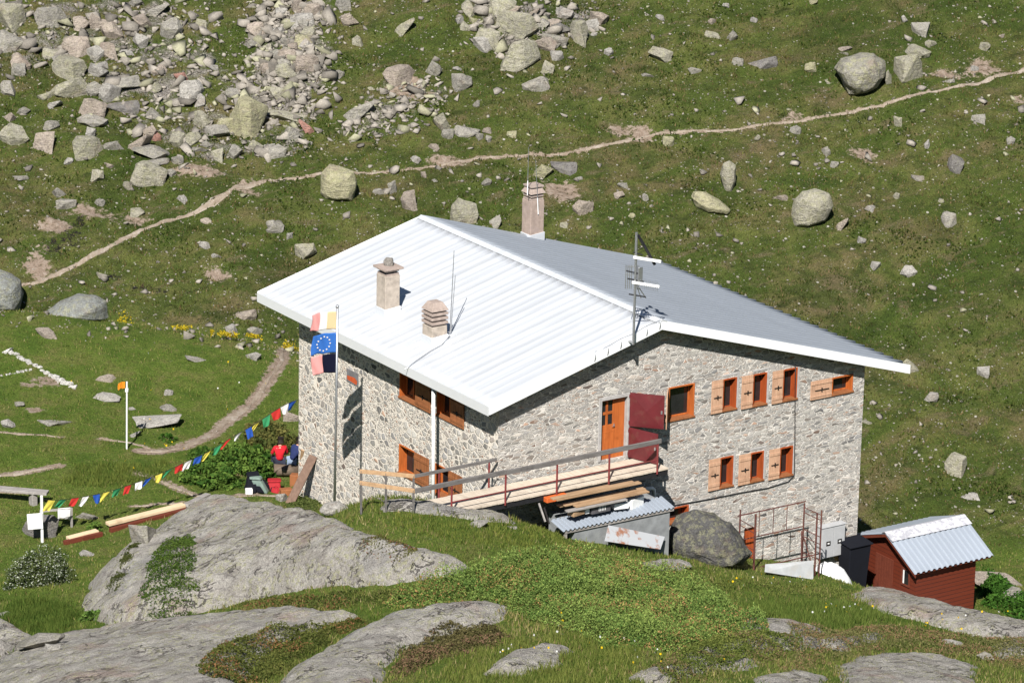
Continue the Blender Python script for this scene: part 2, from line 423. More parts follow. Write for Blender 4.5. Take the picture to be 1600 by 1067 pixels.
# attributes on the terrain
def dirt_at(s, t):
    d = np.zeros(np.shape(s)); NZ = fbm(s*1.1, t*1.6, 91, 4)
    for k, (pl, ws) in TR.items():
        w = .12 if k == 'hill' else np.mean(ws)*.6
        d = np.maximum(d, .75*(1-sstep(w*.35, w*1.25, seg_dist(s, t, pl))))
    for px, py, a, b in BARE:
        cs, ct, _ = ground(px, py)
        q = np.hypot((s-cs)/a, (t-ct)/(b*1.7))+1.3*NZ
        d = np.maximum(d, .68*(1-sstep(.1, 1.3, q)))
    return d
fine_i = (np.abs(SL) <= 27.01); fine_j = (TL >= 80) & (TL <= 192)
DIRT = np.zeros(GS.shape); WET = np.zeros(GS.shape)
ix = np.ix_(fine_i, fine_j)
DIRT[ix] = dirt_at(GS[ix], GT[ix])
for px, py, a, b in ((110,370,.9,.8),(85,385,.6,.5),(215,450,1.,.25),(255,455,.7,.2),(125,350,.5,.5),(180,432,.5,.2)):
    cs, ct, _ = ground(px, py)
    WET[ix] = np.maximum(WET[ix], .62*(1-sstep(.1, 1.4, np.hypot((GS[ix]-cs)/a, (GT[ix]-ct)/(b*1.6)))))
SCR = np.zeros(GS.shape)
SCREE = [([(0,0),(330,0),(350,100),(500,150),(490,245),(300,250),(190,190),(100,100),(0,120)], 'upper left', 1.0),
         ([(395,0),(520,0),(505,145),(470,180),(390,140)], 'upper left', 1.6), ([(725,0),(920,0),(935,60),(870,70),(800,110),(740,60)], 'heap', 1.2),
         ([(540,190),(600,130),(700,130),(690,180),(600,215),(530,225)], 'middle', .9)]
for P_, nm_, w_ in SCREE:
    SCR[ix] = np.maximum(SCR[ix], .50*w_**.6*sstep(-1.2, .8, sdist(GS[ix], GT[ix], st_poly([(a, max(b, -14)) for a, b in P_]))))
NEAR = np.zeros(GS.shape)
NEAR[ix] = sstep(-1.2, .3, h_near(GS[ix], np.clip(GT[ix], 82, 158)) - h_hill(GS[ix], GT[ix]))*(GT[ix] < 158)
NEAR[(GT < 80)] = 1
rough = np.zeros(GS.shape)
rough[ix] = .10*fbm(GS[ix]*1.3, GT[ix]*1.3, 21, 3)*(1-.5*NEAR[ix]) + .10*fbm(GS[ix]*3.1, GT[ix]*3.1, 23, 2)*(1-NEAR[ix]*.4)
rough[ix] -= .05*DIRT[ix]
GZ = GZ + rough
X, Y = xy_of(GS, GT)
ns, nt = GS.shape
idx = np.arange(ns*nt).reshape(ns, nt)
F = np.stack([idx[:-1, :-1], idx[1:, :-1], idx[1:, 1:], idx[:-1, 1:]], -1).reshape(-1, 4)
me = np_mesh('ground', np.stack([X, Y, GZ], -1).reshape(-1, 3), F)
for nm, arr in (('near', NEAR), ('dirt', DIRT), ('wet', WET), ('scree', SCR)):
    at = me.attributes.new(nm, 'FLOAT', 'POINT'); at.data.foreach_set('value', arr.ravel().astype(np.float32))
g = link_mesh('ground', me, MAT['turf'], None, True); tag(g, kind='structure')

# trails: ragged ribbons of trodden earth a few centimetres above the turf
def ribbon(name, pl, ws):
    P = np.array(pl); L = np.r_[0, np.cumsum(np.hypot(*np.diff(P, axis=0).T))]
    n = max(8, int(L[-1]/.16)); l = np.linspace(0, L[-1], n)
    ps = np.interp(l, L, P[:, 0]); pt = np.interp(l, L, P[:, 1]); w = np.interp(l, L, ws)
    for _ in range(6): 
        ps[1:-1] = (ps[:-2]+2*ps[1:-1]+ps[2:])/4; pt[1:-1] = (pt[:-2]+2*pt[1:-1]+pt[2:])/4
    ds = np.gradient(ps); dt = np.gradient(pt); q = np.hypot(ds, dt)+1e-9; nx, ny = -dt/q, ds/q
    rows = []
    K = 7
    for k in range(K):
        f = k/(K-1)*2-1
        ww = w*.5*np.clip(1+1.9*fbm(l*1.1, np.full(n, 3.+np.sign(f)*7), 41, 4)+1.3*fbm(l*3.5, np.full(n, 5+np.sign(f)*9), 43, 3), .04, 2)
        ww = ww*np.minimum(1, np.minimum(l, L[-1]-l)/.6+.1)
        s = ps+nx*ww*f; t = pt+ny*ww*f
        z = H(s, t)+.03*(1-abs(f)**3)-(.05 if abs(f) == 1 else 0)
        x, y = xy_of(s, t); rows.append(np.stack([x, y, z], -1))
    V = np.stack(rows, 1).reshape(-1, 3); id2 = np.arange(n*K).reshape(n, K)
    F = np.stack([id2[:-1, :-1], id2[1:, :-1], id2[1:, 1:], id2[:-1, 1:]], -1).reshape(-1, 4)
    o = link_mesh(name, np_mesh(name, V, F), MAT['soil'], None, True); tag(o, kind='structure')
for k, (pl, ws) in TR.items(): ribbon('trail', pl, [w*(.72 if k == 'hill' else .42) for w in ws])

# ------------------------------------------------------------------ the stone house
def stone_material(name, axis, flat, mortar_w, cols, mort):
    N = NT(name); o = N.obj()
    w = N.noise(o, 2.2, 3, .5, 0, 1)
    v = N.mapping(N.mix(.16, o, w), (1, 1, flat))
    sc = 4.5 if flat < 2 else 4.1
    d1 = N.vor(v, sc, 'DISTANCE_TO_EDGE'); col = N.vor(v, sc, 'F1', 'Color')
    hue = N.n('SeparateColor', {0: col}, 0); val = N.n('SeparateColor', {0: col}, 1); pres = N.n('SeparateColor', {0: col}, 2)
    c = N.ramp(hue, cols, 'LINEAR')
    c = N.mix(1., c, N.ramp(val, [(0, .5), (.3, 1.05), (.6, 1.2), (1., 1.6)]), 'MULTIPLY')
    grain = N.noise(o, 26, 4, .7); blot = N.noise(o, 1.1, 5, .65)
    c = N.mix(1., c, N.ramp(grain, [(.25, .62), (.55, 1.), (.8, 1.3)]), 'MULTIPLY')
    # small stones packed between the big ones
    d2 = N.vor(v, sc*2.3, 'DISTANCE_TO_EDGE'); col2 = N.vor(v, sc*2.3, 'F1', 'Color')
    c2 = N.ramp(N.n('SeparateColor', {0: col2}, 0), cols)
    small = N.step(pres, .52, .54)
    c = N.mix(small, c, c2)
    edge = N.mix(small, d1, N.math('MULTIPLY', d2, .8))
    edge = N.math('ADD', edge, N.math('MULTIPLY', N.math('SUBTRACT', grain, .5), .10))
    edge = N.math('ADD', edge, N.math('MULTIPLY', N.math('SUBTRACT', N.noise(o, 7, 3, .6), .5), .12))
    m = N.step(edge, mortar_w*.55, mortar_w*1.35)
    mc = N.mix(N.ramp(blot, [(.35, 0.), (.7, 1.)]), mort, tuple(x*.86 for x in mort))
    mc = N.mix(1., mc, N.ramp(grain, [(.3, .84), (.7, 1.1)]), 'MULTIPLY')
    c = N.mix(m, mc, c)
    c = N.mix(N.math('MULTIPLY', N.step(N.noise(o, 2.6, 5, .65), .54, .66), .35), c, tuple(x*.9 for x in mort))   # smeared pointing
    h = N.math('ADD', N.math('MULTIPLY', m, 1.), N.math('MULTIPLY', grain, .3))
    return N.bsdf(c, .93, N.bump(h, .8, .05), 0., .15)
STC = [(0., (.22, .215, .21)), (.22, (.325, .31, .29)), (.45, (.42, .40, .36)), (.6, (.34, .325, .305)), (.74, (.28, .24, .205)), (.86, (.46, .43, .385)), (.96, (.38, .24, .17)), (1., (.14, .135, .13))]
MAT['stone_gable'] = stone_material('rubble_stone_coursed', 0, 3.0, .075, STC, (.70, .66, .60))
MAT['stone_side'] = stone_material('rubble_stone_rounded', 1, 1.35, .12, STC, (.75, .685, .59))
def sheet_metal(name, col, metal, rough, var=.06):
    N = NT(name); o = N.obj()
    a = N.noise(N.mapping(o, (.5, .15, .5)), 2.2, 5, .6); b = N.noise(o, 9, 4, .7)
    c = N.mix(a, tuple(x*(1-var) for x in col), tuple(min(1, x*(1+var)) for x in col))
    c = N.mix(N.math('MULTIPLY', N.step(b, .60, .72), .25), c, tuple(x*.75 for x in col))
    r = N.n('MapRange', {0: b, 1: .3, 2: .7, 3: rough-.07, 4: rough+.1})
    return N.bsdf(c, r, None, metal, .5)
MAT['roof'] = sheet_metal('less_lit_roof_sheet', (.33, .36, .40), .35, .45, .12)  # right slope: weaker sunlight put into the colour as a darker grey
MAT['fascia'] = sheet_metal('roof_edge_sheet', (.70, .71, .72), .2, .5)
MAT['vergew'] = sheet_metal('verge_sheet', (.84, .85, .86), .1, .5, .03)
MAT['flashing'] = sheet_metal('flashing_sheet', (.72, .74, .77), .4, .45, .12)
MAT['darkwood'] = mat_wood('dark_soffit_boards', (.05, .04, .035), (.09, .075, .06), 0)
MAT['varnish'] = mat_wood('orange_varnished_wood', (.33, .082, .02), (.52, .145, .034), 2, 1., .5)
MAT['redvarnish'] = mat_wood('red_brown_varnished_wood', (.28, .055, .016), (.40, .085, .022), 2, 1., .5)
MAT['oldvarnish'] = mat_wood('weathered_varnished_wood', (.20, .075, .03), (.34, .13, .05), 2, 1.2, .65)
MAT['shutter'] = mat_wood('bleached_shutter_wood', (.42, .24, .15), (.60, .38, .25), 2, 1.3, .75)
MAT['glass'] = mat_plain('dark_window_glass', (.02, .02, .022), .08, 0, .3, 3, 0, .6)
MAT['iron'] = mat_plain('dark_iron', (.03, .026, .024), .55, .3, .3, 12)
MAT['burgundy'] = mat_plain('burgundy_painted_steel', (.115, .016, .020), .42, 0, .14, 3, 0, .45, (.12, .035, .03))
MAT['redpipe'] = mat_plain('burgundy_painted_pipe', (.19, .035, .035), .5, 0, .2, 8, 0, .4, (.13, .05, .035))
MAT['white'] = mat_plain('white_paint', (.80, .80, .78), .55, 0, .07, 5)
MAT['render'] = mat_plain('chimney_render', (.43, .37, .31), .92, 0, .22, 5, .5, .1, (.27, .235, .21))
MAT['pinkrender'] = mat_plain('pinkish_chimney_render', (.37, .29, .245), .92, 0, .22, 5, .5, .1, (.33, .26, .23))
MAT['capstone'] = mat_plain('chimney_cap_concrete', (.36, .29, .25), .92, 0, .2, 8, .4, .1)
MAT['galv'] = mat_plain('galvanised_steel', (.50, .51, .53), .38, .8, .15, 12, 0, .5)
MAT['concrete'] = mat_plain('concrete_surround', (.40, .385, .37), .92, 0, .18, 6, .4, .1)
MAT['black'] = mat_plain('black_rubber_cable', (.02, .02, .022), .5, 0, .2, 9)
MAT['greywood'] = mat_wood('silvered_grey_wood', (.22, .20, .185), (.38, .355, .33), 0, 1.2, .85)
MAT['railwood'] = mat_wood('dark_weathered_rail', (.10, .092, .088), (.21, .195, .185), 0, 1.2, .85)
MAT['palewood'] = mat_wood('fresh_pale_wood', (.34, .21, .115), (.50, .33, .19), 0, 1., .7)
MAT['palebeam'] = mat_wood('fresh_sawn_timber', (.58, .43, .27), (.72, .56, .37), 0, 1., .75)
MAT['plank'] = mat_wood('orange_brown_planks', (.27, .165, .09), (.44, .30, .18), 0, 1., .75)
MAT['deckwood'] = mat_wood('bleached_deck_boards', (.46, .385, .30), (.62, .54, .44), 1, 1., .85)

W_, L_, OE, OR_, OG, OB, ZE, ZR, ZF, RX = 14.596, 12.12, .70, 1.51, .50, 1.55, 3.74, 5.50, 2.37, 5.82
SLP_L = (ZR-ZE)/(RX+OE); SLP_R = (ZR-ZF)/(W_+OR_-RX)
def roof_z(x): return ZE+SLP_L*(x+OE) if x < RX else ZR-SLP_R*(x-RX)
house = empty('stone_house', (7, 5, -3), 'two storey rubble stone mountain refuge under a white sheet metal roof with three chimneys', 'house')
GU = dict(U=(1, 0, 0), V=(0, 0, 1), W=(0, -1, 0))              # gable wall frame: u right, v up, w out
LU = dict(U=(0, -1, 0), V=(0, 0, 1), W=(-1, 0, 0))             # long wall frame
def rectG(x0, y0, x1, y1):
    a = onY(x0, y0); b = onY(x1, y1); return a[0], b[0], b[2], a[2]
def rectL(x0, y0, x1, y1):
    a = onX(x0, y0); b = onX(x1, y1); return -a[1], -b[1], b[2], a[2]
# wall with its openings cut out
wb = MB()
low = -9
prof = [(0, low), (W_, low), (W_, roof_z(W_)-.30), (RX, ZR-.30), (0, roof_z(0)-.30)]
wb.prism([(x, 0, z) for x, z in prof], (0, L_, 0))
wall = wb.build('wall', [MAT['stone_gable'], MAT['stone_side']], house)
OPEN_G = []; OPEN_L = []
def cz(xc, ytop, h):                                            # opening by its left top spot and size in metres
    return None
gw = [  # opening rect (photo spots of top left / bottom right), shutter rect, kind
 ((1130, 593, 1149.5, 638), (1111, 598, 1129, 644), 'narrow'), ((1177, 585.5, 1196.5, 630.5), (1158, 590.5, 1176, 636.5), 'narrow'),
 ((1224, 578, 1244, 622.5), (1206, 582.5, 1223, 628.5), 'narrow'), ((1300, 590.5, 1331.5, 611), (1265.5, 598, 1299, 620.5), 'low'),
 ((1045, 606, 1083.5, 650), None, 'wide'),
 ((1125.5, 715.5, 1144, 758), (1106.5, 721.5, 1124.5, 766), 'narrow'), ((1173, 708, 1191.5, 749), (1153.5, 712, 1172, 757), 'narrow'),
 ((1219, 700, 1237, 741), (1201, 704.5, 1218, 748), 'narrow'), ((1043, 795, 1075, 812), None, 'cellar')]
door_r = rectG(938.5, 624.5, 980, 712); door_r = (door_r[0], door_r[1], .98, door_r[3])
red_r = rectG(1163, 826, 1180, 884)
lw = [((625, 581, 650, 632), (651, 'r'), 'high'), ((683, 608, 705, 660), (705, 'r'), 'high'),
      ((624, 693, 648, 750), (648, 'r'), 'low'), ((680, 723, 702, 776), (702, 'r'), 'low')]
cut = MB()
def cutG(r, dep): cut.box(r[0], r[1], -.3, dep, r[2], r[3])
def cutL(r, dep): cut.box(-.3, dep, -r[1], -r[0], r[2], r[3])
rg = [rectG(*g[0]) for g in gw]; rl = []
for g_ in lw:
    r = rectL(*g_[0]); u0, u1 = r[0], r[1]; zt = onX(g_[0][0], g_[0][1])[2]
    zb = onX(g_[0][0], {625: 620, 683: 648, 624: 738, 680: 770}[g_[0][0]])[2]
    rl.append((u0, u1, zb, zt))
for r in rg: cutG(r, .45)
for r in rl: cutL(r, .45)
cutG(door_r, .4); cutG(red_r, .25)
co = cut.build('cutter', MAT['stone_gable'])
bo = wall.modifiers.new('cut', 'BOOLEAN'); bo.object = co; bo.operation = 'DIFFERENCE'; bo.solver = 'EXACT'
dg = bpy.context.evaluated_depsgraph_get(); dg.update()
me2 = bpy.data.meshes.new_from_object(wall.evaluated_get(dg)); wall.modifiers.clear(); old = wall.data; wall.data = me2; me2.name = 'wall'
bpy.data.objects.remove(co, do_unlink=True)
me2.materials.clear(); me2.materials.append(MAT['stone_gable']); me2.materials.append(MAT['stone_side'])
for p in me2.polygons: p.material_index = 1 if abs(p.normal.x) > .7 else 0

def window(fr, r, shutter=None, kind='narrow', wood='redvarnish', shw='shutter', surround=True):
    u0, u1, v0, v1 = r; U = fr; t = .045
    m = MB(**U)
    # lining boards of the reveal, slightly proud of the stone
    for a, b, c, d in ((u0-.01, u0+t, v0, v1), (u1-t, u1+.01, v0, v1), (u0+t, u1-t, v1-t, v1+.01)): m.box(a, b, c, d, -.30, .018)
    fw = m.build('window', MAT[wood], house, .006)
    s = MB(**U); s.box(u0-.04, u1+.04, v0-.03, v0+.035, -.30, .05); s.build('sill', MAT['oldvarnish'], fw, .006)
    f = MB(**U); w0, w1 = -.27, -.21; a0, a1, b0, b1 = u0+t, u1-t, v0+.035, v1-t; q = .05 if kind != 'narrow' else .028
    f.box(a0, a0+q, b0, b1, w0, w1); f.box(a1-q, a1, b0, b1, w0, w1); f.box(a0+q, a1-q, b0, b0+q, w0, w1); f.box(a0+q, a1-q, b1-q, b1, w0, w1)
    if kind in ('high',): f.box((a0+a1)/2-.025, (a0+a1)/2+.025, b0+q, b1-q, w0, w1)
    f.build('sash', MAT[wood], fw, .005)
    g = MB(**U); g.box(a0+.01, a1-.01, b0+.01, b1-.01, -.262, -.24); g.build('pane', MAT['glass'], fw)
    if shutter:
        a, b, c, d = shutter; sh = MB(**U)
        n = 3 if (b-a) < .5 else 5
        for i in range(n): sh.box(a+(b-a)*i/n+.004, a+(b-a)*(i+1)/n-.004, c, d, .035, .06)
        sh.box(a+.01, b-.01, c+(d-c)*.12, c+(d-c)*.22, .06, .078); sh.box(a+.01, b-.01, c+(d-c)*.78, c+(d-c)*.88, .06, .078)
        so = sh.build('shutter', MAT[shw], fw, .003)
        h = MB(**U); vm = c+(d-c)*.48
        h.box(a+(b-a)*.2, a+(b-a)*.85, vm-.012, vm+.012, .0605, .085); h.box(a+(b-a)*.5, a+(b-a)*.5+.03, vm-.07, vm+.07, .0605, .09)
        h.build('latch', MAT['iron'], fw)
    return fw
MAT['curtain'] = mat_plain('red_curtain', (.30, .05, .02), .8, 0, .3, 10)
for (op, sh, kind), r in zip(gw, rg):
    shr = None
    if sh:
        q = rectG(*sh); shr = (q[0], q[1], r[2]-.02, r[3]+.03); shr = (min(shr[0], r[0]-.3), r[0]-.03, shr[2], shr[3])
    window(GU, r, shr, kind, {'wide': 'varnish', 'low': 'varnish'}.get(kind, 'redvarnish'))
for (op, sh, kind), r in zip(lw, rl):
    wd = (r[1]-r[0])
    window(LU, r, (r[1]+.02, r[1]+.02+wd*.92, r[2]-.02, r[3]+.02), kind, 'varnish', 'oldvarnish')
# the half open shutter of the wide window, swung outwards
r = rg[4]; h0 = Vector((r[0]-.02, -.03, 0)); dirv = Vector((-.62, -.78, 0)).normalized(); nb = Vector((dirv.y, -dirv.x, 0))
sh = MB(U=dirv, V=(0, 0, 1), W=nb, O=h0)
for i in range(5): sh.box(i*.155+.004, (i+1)*.155-.004, r[2]-.02, r[3]+.02, 0, .03)
for v in (.2, .75): sh.box(.02, .75, r[2]+v*(r[3]-r[2]), r[2]+v*(r[3]-r[2])+.1, .03, .05)
sh.build('shutter', MAT['shutter'], house, .003)['label'] = 'pale board shutter swung half open'
# door: orange varnished, with a two by two glazed part
u0, u1, v0, v1 = door_r
m = MB(**GU)
for a, b, c, d in ((u0-.06, u0+.06, v0, v1+.06), (u1-.05, u1+.03, v0, v1+.06), (u0+.06, u1-.05, v1-.06, v1+.06)): m.box(a, b, c, d, -.25, .02)
fr = m.build('door_frame', MAT['concrete'], house, .008)
m = MB(**GU); um = u0+.06+.62*(u1-u0-.11); d0 = -.2; d1 = -.15; vm = v0+1.05
m.box(um, u1-.05, v0, v1-.06, d0, d1+.004)                                    # right leaf
m.box(u0+.06, um-.006, v0, vm, d0, d1); ug = (u0+.06+um)/2
for a in (u0+.06, ug-.04, um-.086): m.box(a, a+.08, vm, v1-.06, d0, d1)
for c in (vm, (vm+v1-.06)/2-.05, v1-.15):
    for a, b in ((u0+.14, ug-.04), (ug+.04, um-.086)): m.box(a, b, c+.001, c+.09, d0, d1-.002)
m.box(u0+.10, um-.05, v0+.15, vm-.12, d1, d1+.015)
dr = m.build('door', MAT['varnish'], house, .004)
m = MB(**GU); m.box(u0+.07, um-.02, vm+.01, v1-.07, -.19, -.178); m.build('pane', MAT['glass'], dr)
m = MB(**GU); m.box(um-.05, um-.02, vm-.02, vm+.1, d1, d1+.03); m.tube([(um-.035, vm+.04, d1+.03), (um-.035, vm+.04, d1+.06), (um-.14, vm+.04, d1+.06)], .011, 6)
m.build('handle', MAT['galv'], dr)
# burgundy steel stable door, two leaves swung outwards
def leaf(dirv, z0, z1, width, lab):
    dirv = Vector(dirv).normalized(); nb = Vector((dirv.y, -dirv.x, 0)); O = Vector((u1+.03, -.03, 0))
    m = MB(U=dirv, V=(0, 0, 1), W=nb, O=O)
    hh = (z1-z0)/2; c = (width/2, (z0+z1)/2)
    # faceted sheet: four triangles folded towards a shallow middle
    for s in (0, 1):
        w = .035 if s else 0.; wm = w+(.07 if s else 0)
        pts = [(0, z0, w), (width, z0, w), (width, z1, w), (0, z1, w), (c[0], c[1], wm)]
        m.add(pts, [(0, 1, 4), (1, 2, 4), (2, 3, 4), (3, 0, 4)])
    m.add([(0, z0, 0), (width, z0, 0), (width, z1, 0), (0, z1, 0), (0, z0, .035), (width, z0, .035), (width, z1, .035), (0, z1, .035)],
          [(0, 1, 5, 4), (1, 2, 6, 5), (2, 3, 7, 6), (3, 0, 4, 7)])
    o = m.build('storm_door', MAT['burgundy'], house); o['label'] = lab
    k = MB(U=dirv, V=(0, 0, 1), W=nb, O=O); k.box(width-.10, width-.05, (z0+z1)/2-.05, (z0+z1)/2+.05, -.03, .07); k.build('latch', MAT['galv'], o)
    k = MB(U=dirv, V=(0, 0, 1), W=nb, O=O)
    for z in (z0+.12, z1-.12): k.tube([(-.01, z-.05, .017), (-.01, z+.05, .017)], .022, 8)
    k.build('hinge', MAT['burgundy'], o)
leaf((.76, -.82, 0), 2.02, 3.14, 1.12, 'upper half of the burgundy steel door')
leaf((.40, -1.08, 0), .97, 1.98, 1.12, 'lower half of the burgundy steel door')
# dark red cellar door
m = MB(**GU); a, b, c, d = red_r
m.box(a, b, c, d, -.2, -.12)
for i in range(4): m.box(a+.03+(b-a-.06)*i/4, a+.02+(b-a-.06)*(i+1)/4, c+.02, d-.03, -.12, -.1)
m.build('cellar_door', MAT['redvarnish'], house, .004)
# stone window surrounds, pale mortar bands round the narrow windows
for i in (0, 1, 2, 5, 6, 7):
    a, b, c, d = rg[i]; m = MB(**GU)
    m.box(b+.012, b+.10, c-.08, d+.08, -.01, .015); m.box(a-.02, b+.10, d+.081, d+.16, -.01, .015); m.build('window_surround', MAT['concrete'], house, .01)

# roof: a boarded deck, ribbed sheets, edge sheets and a ridge cap
rd = MB()
y0, y1 = -OG, L_+OB
rd.prism([(-OE+.03, y0+.03, ZE-.24), (RX, y0+.03, ZR-.24), (W_+OR_-.03, y0+.03, ZF-.24), (W_+OR_-.03, y0+.03, ZF-.035), (RX, y0+.03, ZR-.035), (-OE+.03, y0+.03, ZE-.035)], (0, y1-y0-.06, 0))
roof = rd.build('roof', MAT['darkwood'], house)
def ribbed(xa, za, xb, zb, ya, yb, pitch, hgt, name, lab):
    n = int((yb-ya)/pitch); pitch = (yb-ya)/n; prof = []
    for i in range(n):
        y = ya+i*pitch
        prof += [(y, 0), (y+pitch*.70, 0), (y+pitch*.76, hgt), (y+pitch*.94, hgt)]
    prof.append((yb, 0))
    K = 14; V = []; 
    for i in range(K+1):
        f = i/K
        for y, h in prof: V.append((xa+(xb-xa)*f, y, za+(zb-za)*f+h+.004*math.sin(y*3.1+i*2.3)*(0 < i < K)))
    m_ = len(prof); F = [(i*m_+j, (i+1)*m_+j, (i+1)*m_+j+1, i*m_+j+1) for i in range(K) for j in range(m_-1)]
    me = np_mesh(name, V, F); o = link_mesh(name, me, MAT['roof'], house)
    mo = o.modifiers.new('t', 'SOLIDIFY'); mo.thickness = .008
    if lab: o['label'] = lab
    return o
def streaked_sheet(name, col):
    N = NT(name); o = N.obj(); a = N.noise(N.mapping(o, (.10, 2.4, .3)), 1.6, 6, .7); b = N.noise(o, .45, 4, .6); f = N.noise(o, 11, 4, .7)
    c = N.mix(N.step(a, .40, .66), tuple(x*.91 for x in col), tuple(x*1.04 for x in col))
    c = N.mix(N.math('MULTIPLY', N.step(b, .5, .7), .5), c, tuple(x*y for x, y in zip(col, (1.1, 1.07, 1.0))))
    c = N.mix(N.math('MULTIPLY', N.step(f, .62, .74), .3), c, tuple(x*.7 for x in col))
    return N.bsdf(c, N.n('MapRange', {0: a, 1: .3, 2: .7, 3: .38, 4: .55}), N.bump(b, .2, .05), .12, .5)
MAT['roof_sunlit'] = streaked_sheet('sunlit_white_roof_sheet', (.575, .595, .62))  # left slope: stronger sunlight put into the colour as a paler sheet
rp = ribbed(-OE, ZE, RX-.02, ZR, y0, y1, .42, .007, 'roof_sheet', 'bright white sunlit slope of ribbed sheet'); rp.data.materials[0] = MAT['roof_sunlit']
ribbed(RX+.02, ZR, W_+OR_, ZF, y0, y1, .50, .075, 'roof_sheet', 'slope of ribbed sheet greyed for weaker sun')
m = MB()
m.box(-OE-.03, -OE-.008, y0, y1, ZE-.30, ZE+.012)
m.build('fascia', MAT['fascia'], house)
for xa, za, xb, zb in ((-OE, ZE, RX, ZR), (RX, ZR, W_+OR_, ZF)):
    for yy in (y0, y1):
        a = (0, -.035, 0) if yy == y0 else (0, .035, 0)
        m = MB(); m.prism([(xa, yy, za-.26), (xb, yy, zb-.26), (xb, yy, zb+.045), (xa, yy, za+.045)], a); m.build('verge_board', MAT['vergew'], house)
m = MB(); m.box(W_+OR_+.004, W_+OR_+.02, y0, y1, ZF-.2, ZF-.01); m.build('fascia', MAT['flashing'], house)
m = MB()
m.prism([(RX-.17, y0-.05, ZR-.17*SLP_L+.024), (RX, y0-.05, ZR+.05), (RX+.17, y0-.05, ZR-.17*SLP_R+.040), (RX+.17, y0-.05, ZR-.17*SLP_R+.055), (RX, y0-.05, ZR+.075), (RX-.17, y0-.05, ZR-.17*SLP_L+.040)], (0, y1-y0+.08, 0))
rc = m.build('ridge_cap', MAT['roof_sunlit'], house)

# chimneys
def chim_base(px, py, right=False):
    n = (-SLP_L, 0, 1) if not right else (SLP_R, 0, 1)
    return onPlane(px, py, (RX, 0, ZR), n)
def chimney(P, w, hgt, mat, slats, top, lab):
    x, y, z = P; m = MB(); m.box(x-w/2, x+w/2, y-w/2, y+w/2, z-.6, z+hgt)
    o = m.build('chimney', MAT[mat], house, .012); o['label'] = lab
    f = MB(); q = w/2+.03; dz = .26*w
    f.prism([(x-q, y-q, z-.35), (x+q, y-q, z-.35+.0), (x+q, y-q, z+.26), (x-q, y-q, z+.20)], (0, 2*q, 0)); f.build('flashing', MAT['flashing'], o, .006)
    c = MB(); zz = z+hgt
    for i in range(slats):
        e = .06 if i % 2 == 0 else -.04
        if top == 'pyramid':
            c.box(x-w/2+.05, x+w/2-.05, y-w/2+.05, y+w/2-.05, zz, zz+.06)
            c.box(x-w/2-.025, x+w/2+.025, y-w/2-.025, y+w/2+.025, zz+.061, zz+.15); zz += .151
        else:
            c.box(x-w/2+e-.04, x+w/2-e+.04, y-w/2+e-.04, y+w/2-e+.04, zz, zz+.075) if i % 2 == 0 else c.box(x-w/2+.08, x+w/2-.08, y-w/2+.08, y+w/2-.08, zz, zz+.05)
            zz += .076 if i % 2 == 0 else .051
    if top == 'pyramid':
        c.box(x-w/2+.05, x+w/2-.05, y-w/2+.05, y+w/2-.05, zz, zz+.06); zz += .06
        a = w/2+.04; b = w/2*.62
        c.add([(x-a, y-a, zz), (x+a, y-a, zz), (x+a, y+a, zz), (x-a, y+a, zz), (x-b, y-b, zz+.26), (x+b, y-b, zz+.26), (x+b, y+b, zz+.26), (x-b, y+b, zz+.26)],
              [(0, 1, 5, 4), (1, 2, 6, 5), (2, 3, 7, 6), (3, 0, 4, 7), (3, 2, 1, 0), (4, 5, 6, 7)]); zz += .26
    elif top == 'slab':
        c.box(x-w/2-.09, x+w/2+.09, y-w/2-.09, y+w/2+.09, zz, zz+.07); zz += .07
    else:
        a = w/2+.04; b = w/2-.08
        c.add([(x-a, y-a, zz), (x+a, y-a, zz), (x+a, y+a, zz), (x-a, y+a, zz), (x-b, y-b, zz+.22), (x+b, y-b, zz+.22), (x+b, y+b, zz+.22), (x-b, y+b, zz+.22)],
              [(0, 1, 5, 4), (1, 2, 6, 5), (2, 3, 7, 6), (3, 0, 4, 7), (3, 2, 1, 0), (4, 5, 6, 7)]); zz += .22
        c.box(x-b-.07, x+b+.07, y-b-.07, y+b+.07, zz, zz+.06); zz += .06
    c.build('chimney_cap', MAT['capstone'], o, .008)
    return (x, y, zz)
C1 = chimney(chim_base(606, 488), .56, 1.32, 'render', 3, 'slab', 'tall pale rendered chimney with a stone on its cap')
C2 = chimney(chim_base(679, 532), .58, .55, 'render', 3, 'pyramid', 'short louvred chimney with a pyramid cap')
C3 = chimney(chim_base(832, 372, True), .56, 1.42, 'pinkrender', 4, 'stepped', 'pinkish chimney beyond the ridge with aerials on it')
# white downpipe and black cable
P = onX(677, 612, -.55); Pb = onX(682, 790, -.55)
m = MB(); m.tube([(-.55, P[1], ZE-.16), (-.55, P[1]-.05, 1.5), (-.55, P[1]-.1, -1.4)], .06, 12); m.build('downpipe', MAT['white'], house, 0, True)
cab = [onY(px, py, -.03) for px, py in ((1243, 570), (1242.5, 600), (1242, 690), (1241, 742), (1232, 752), (1200, 762), (1160, 769), (1100, 781), (1060, 788), (1040, 792))]
m = MB(); m.tube([tuple(p) for p in cab], .016, 6); m.build('cable', MAT['black'], house, 0, True)
pts = []
for px, py in ((703, 527), (690, 541), (672, 551), (650, 566), (632, 580)):
    p = chim_base(px, py); pts.append((p[0], p[1], p[2]+.05))
m = MB(); m.tube(pts, .012, 6); m.build('earth_wire', MAT['galv'], house, 0, True)
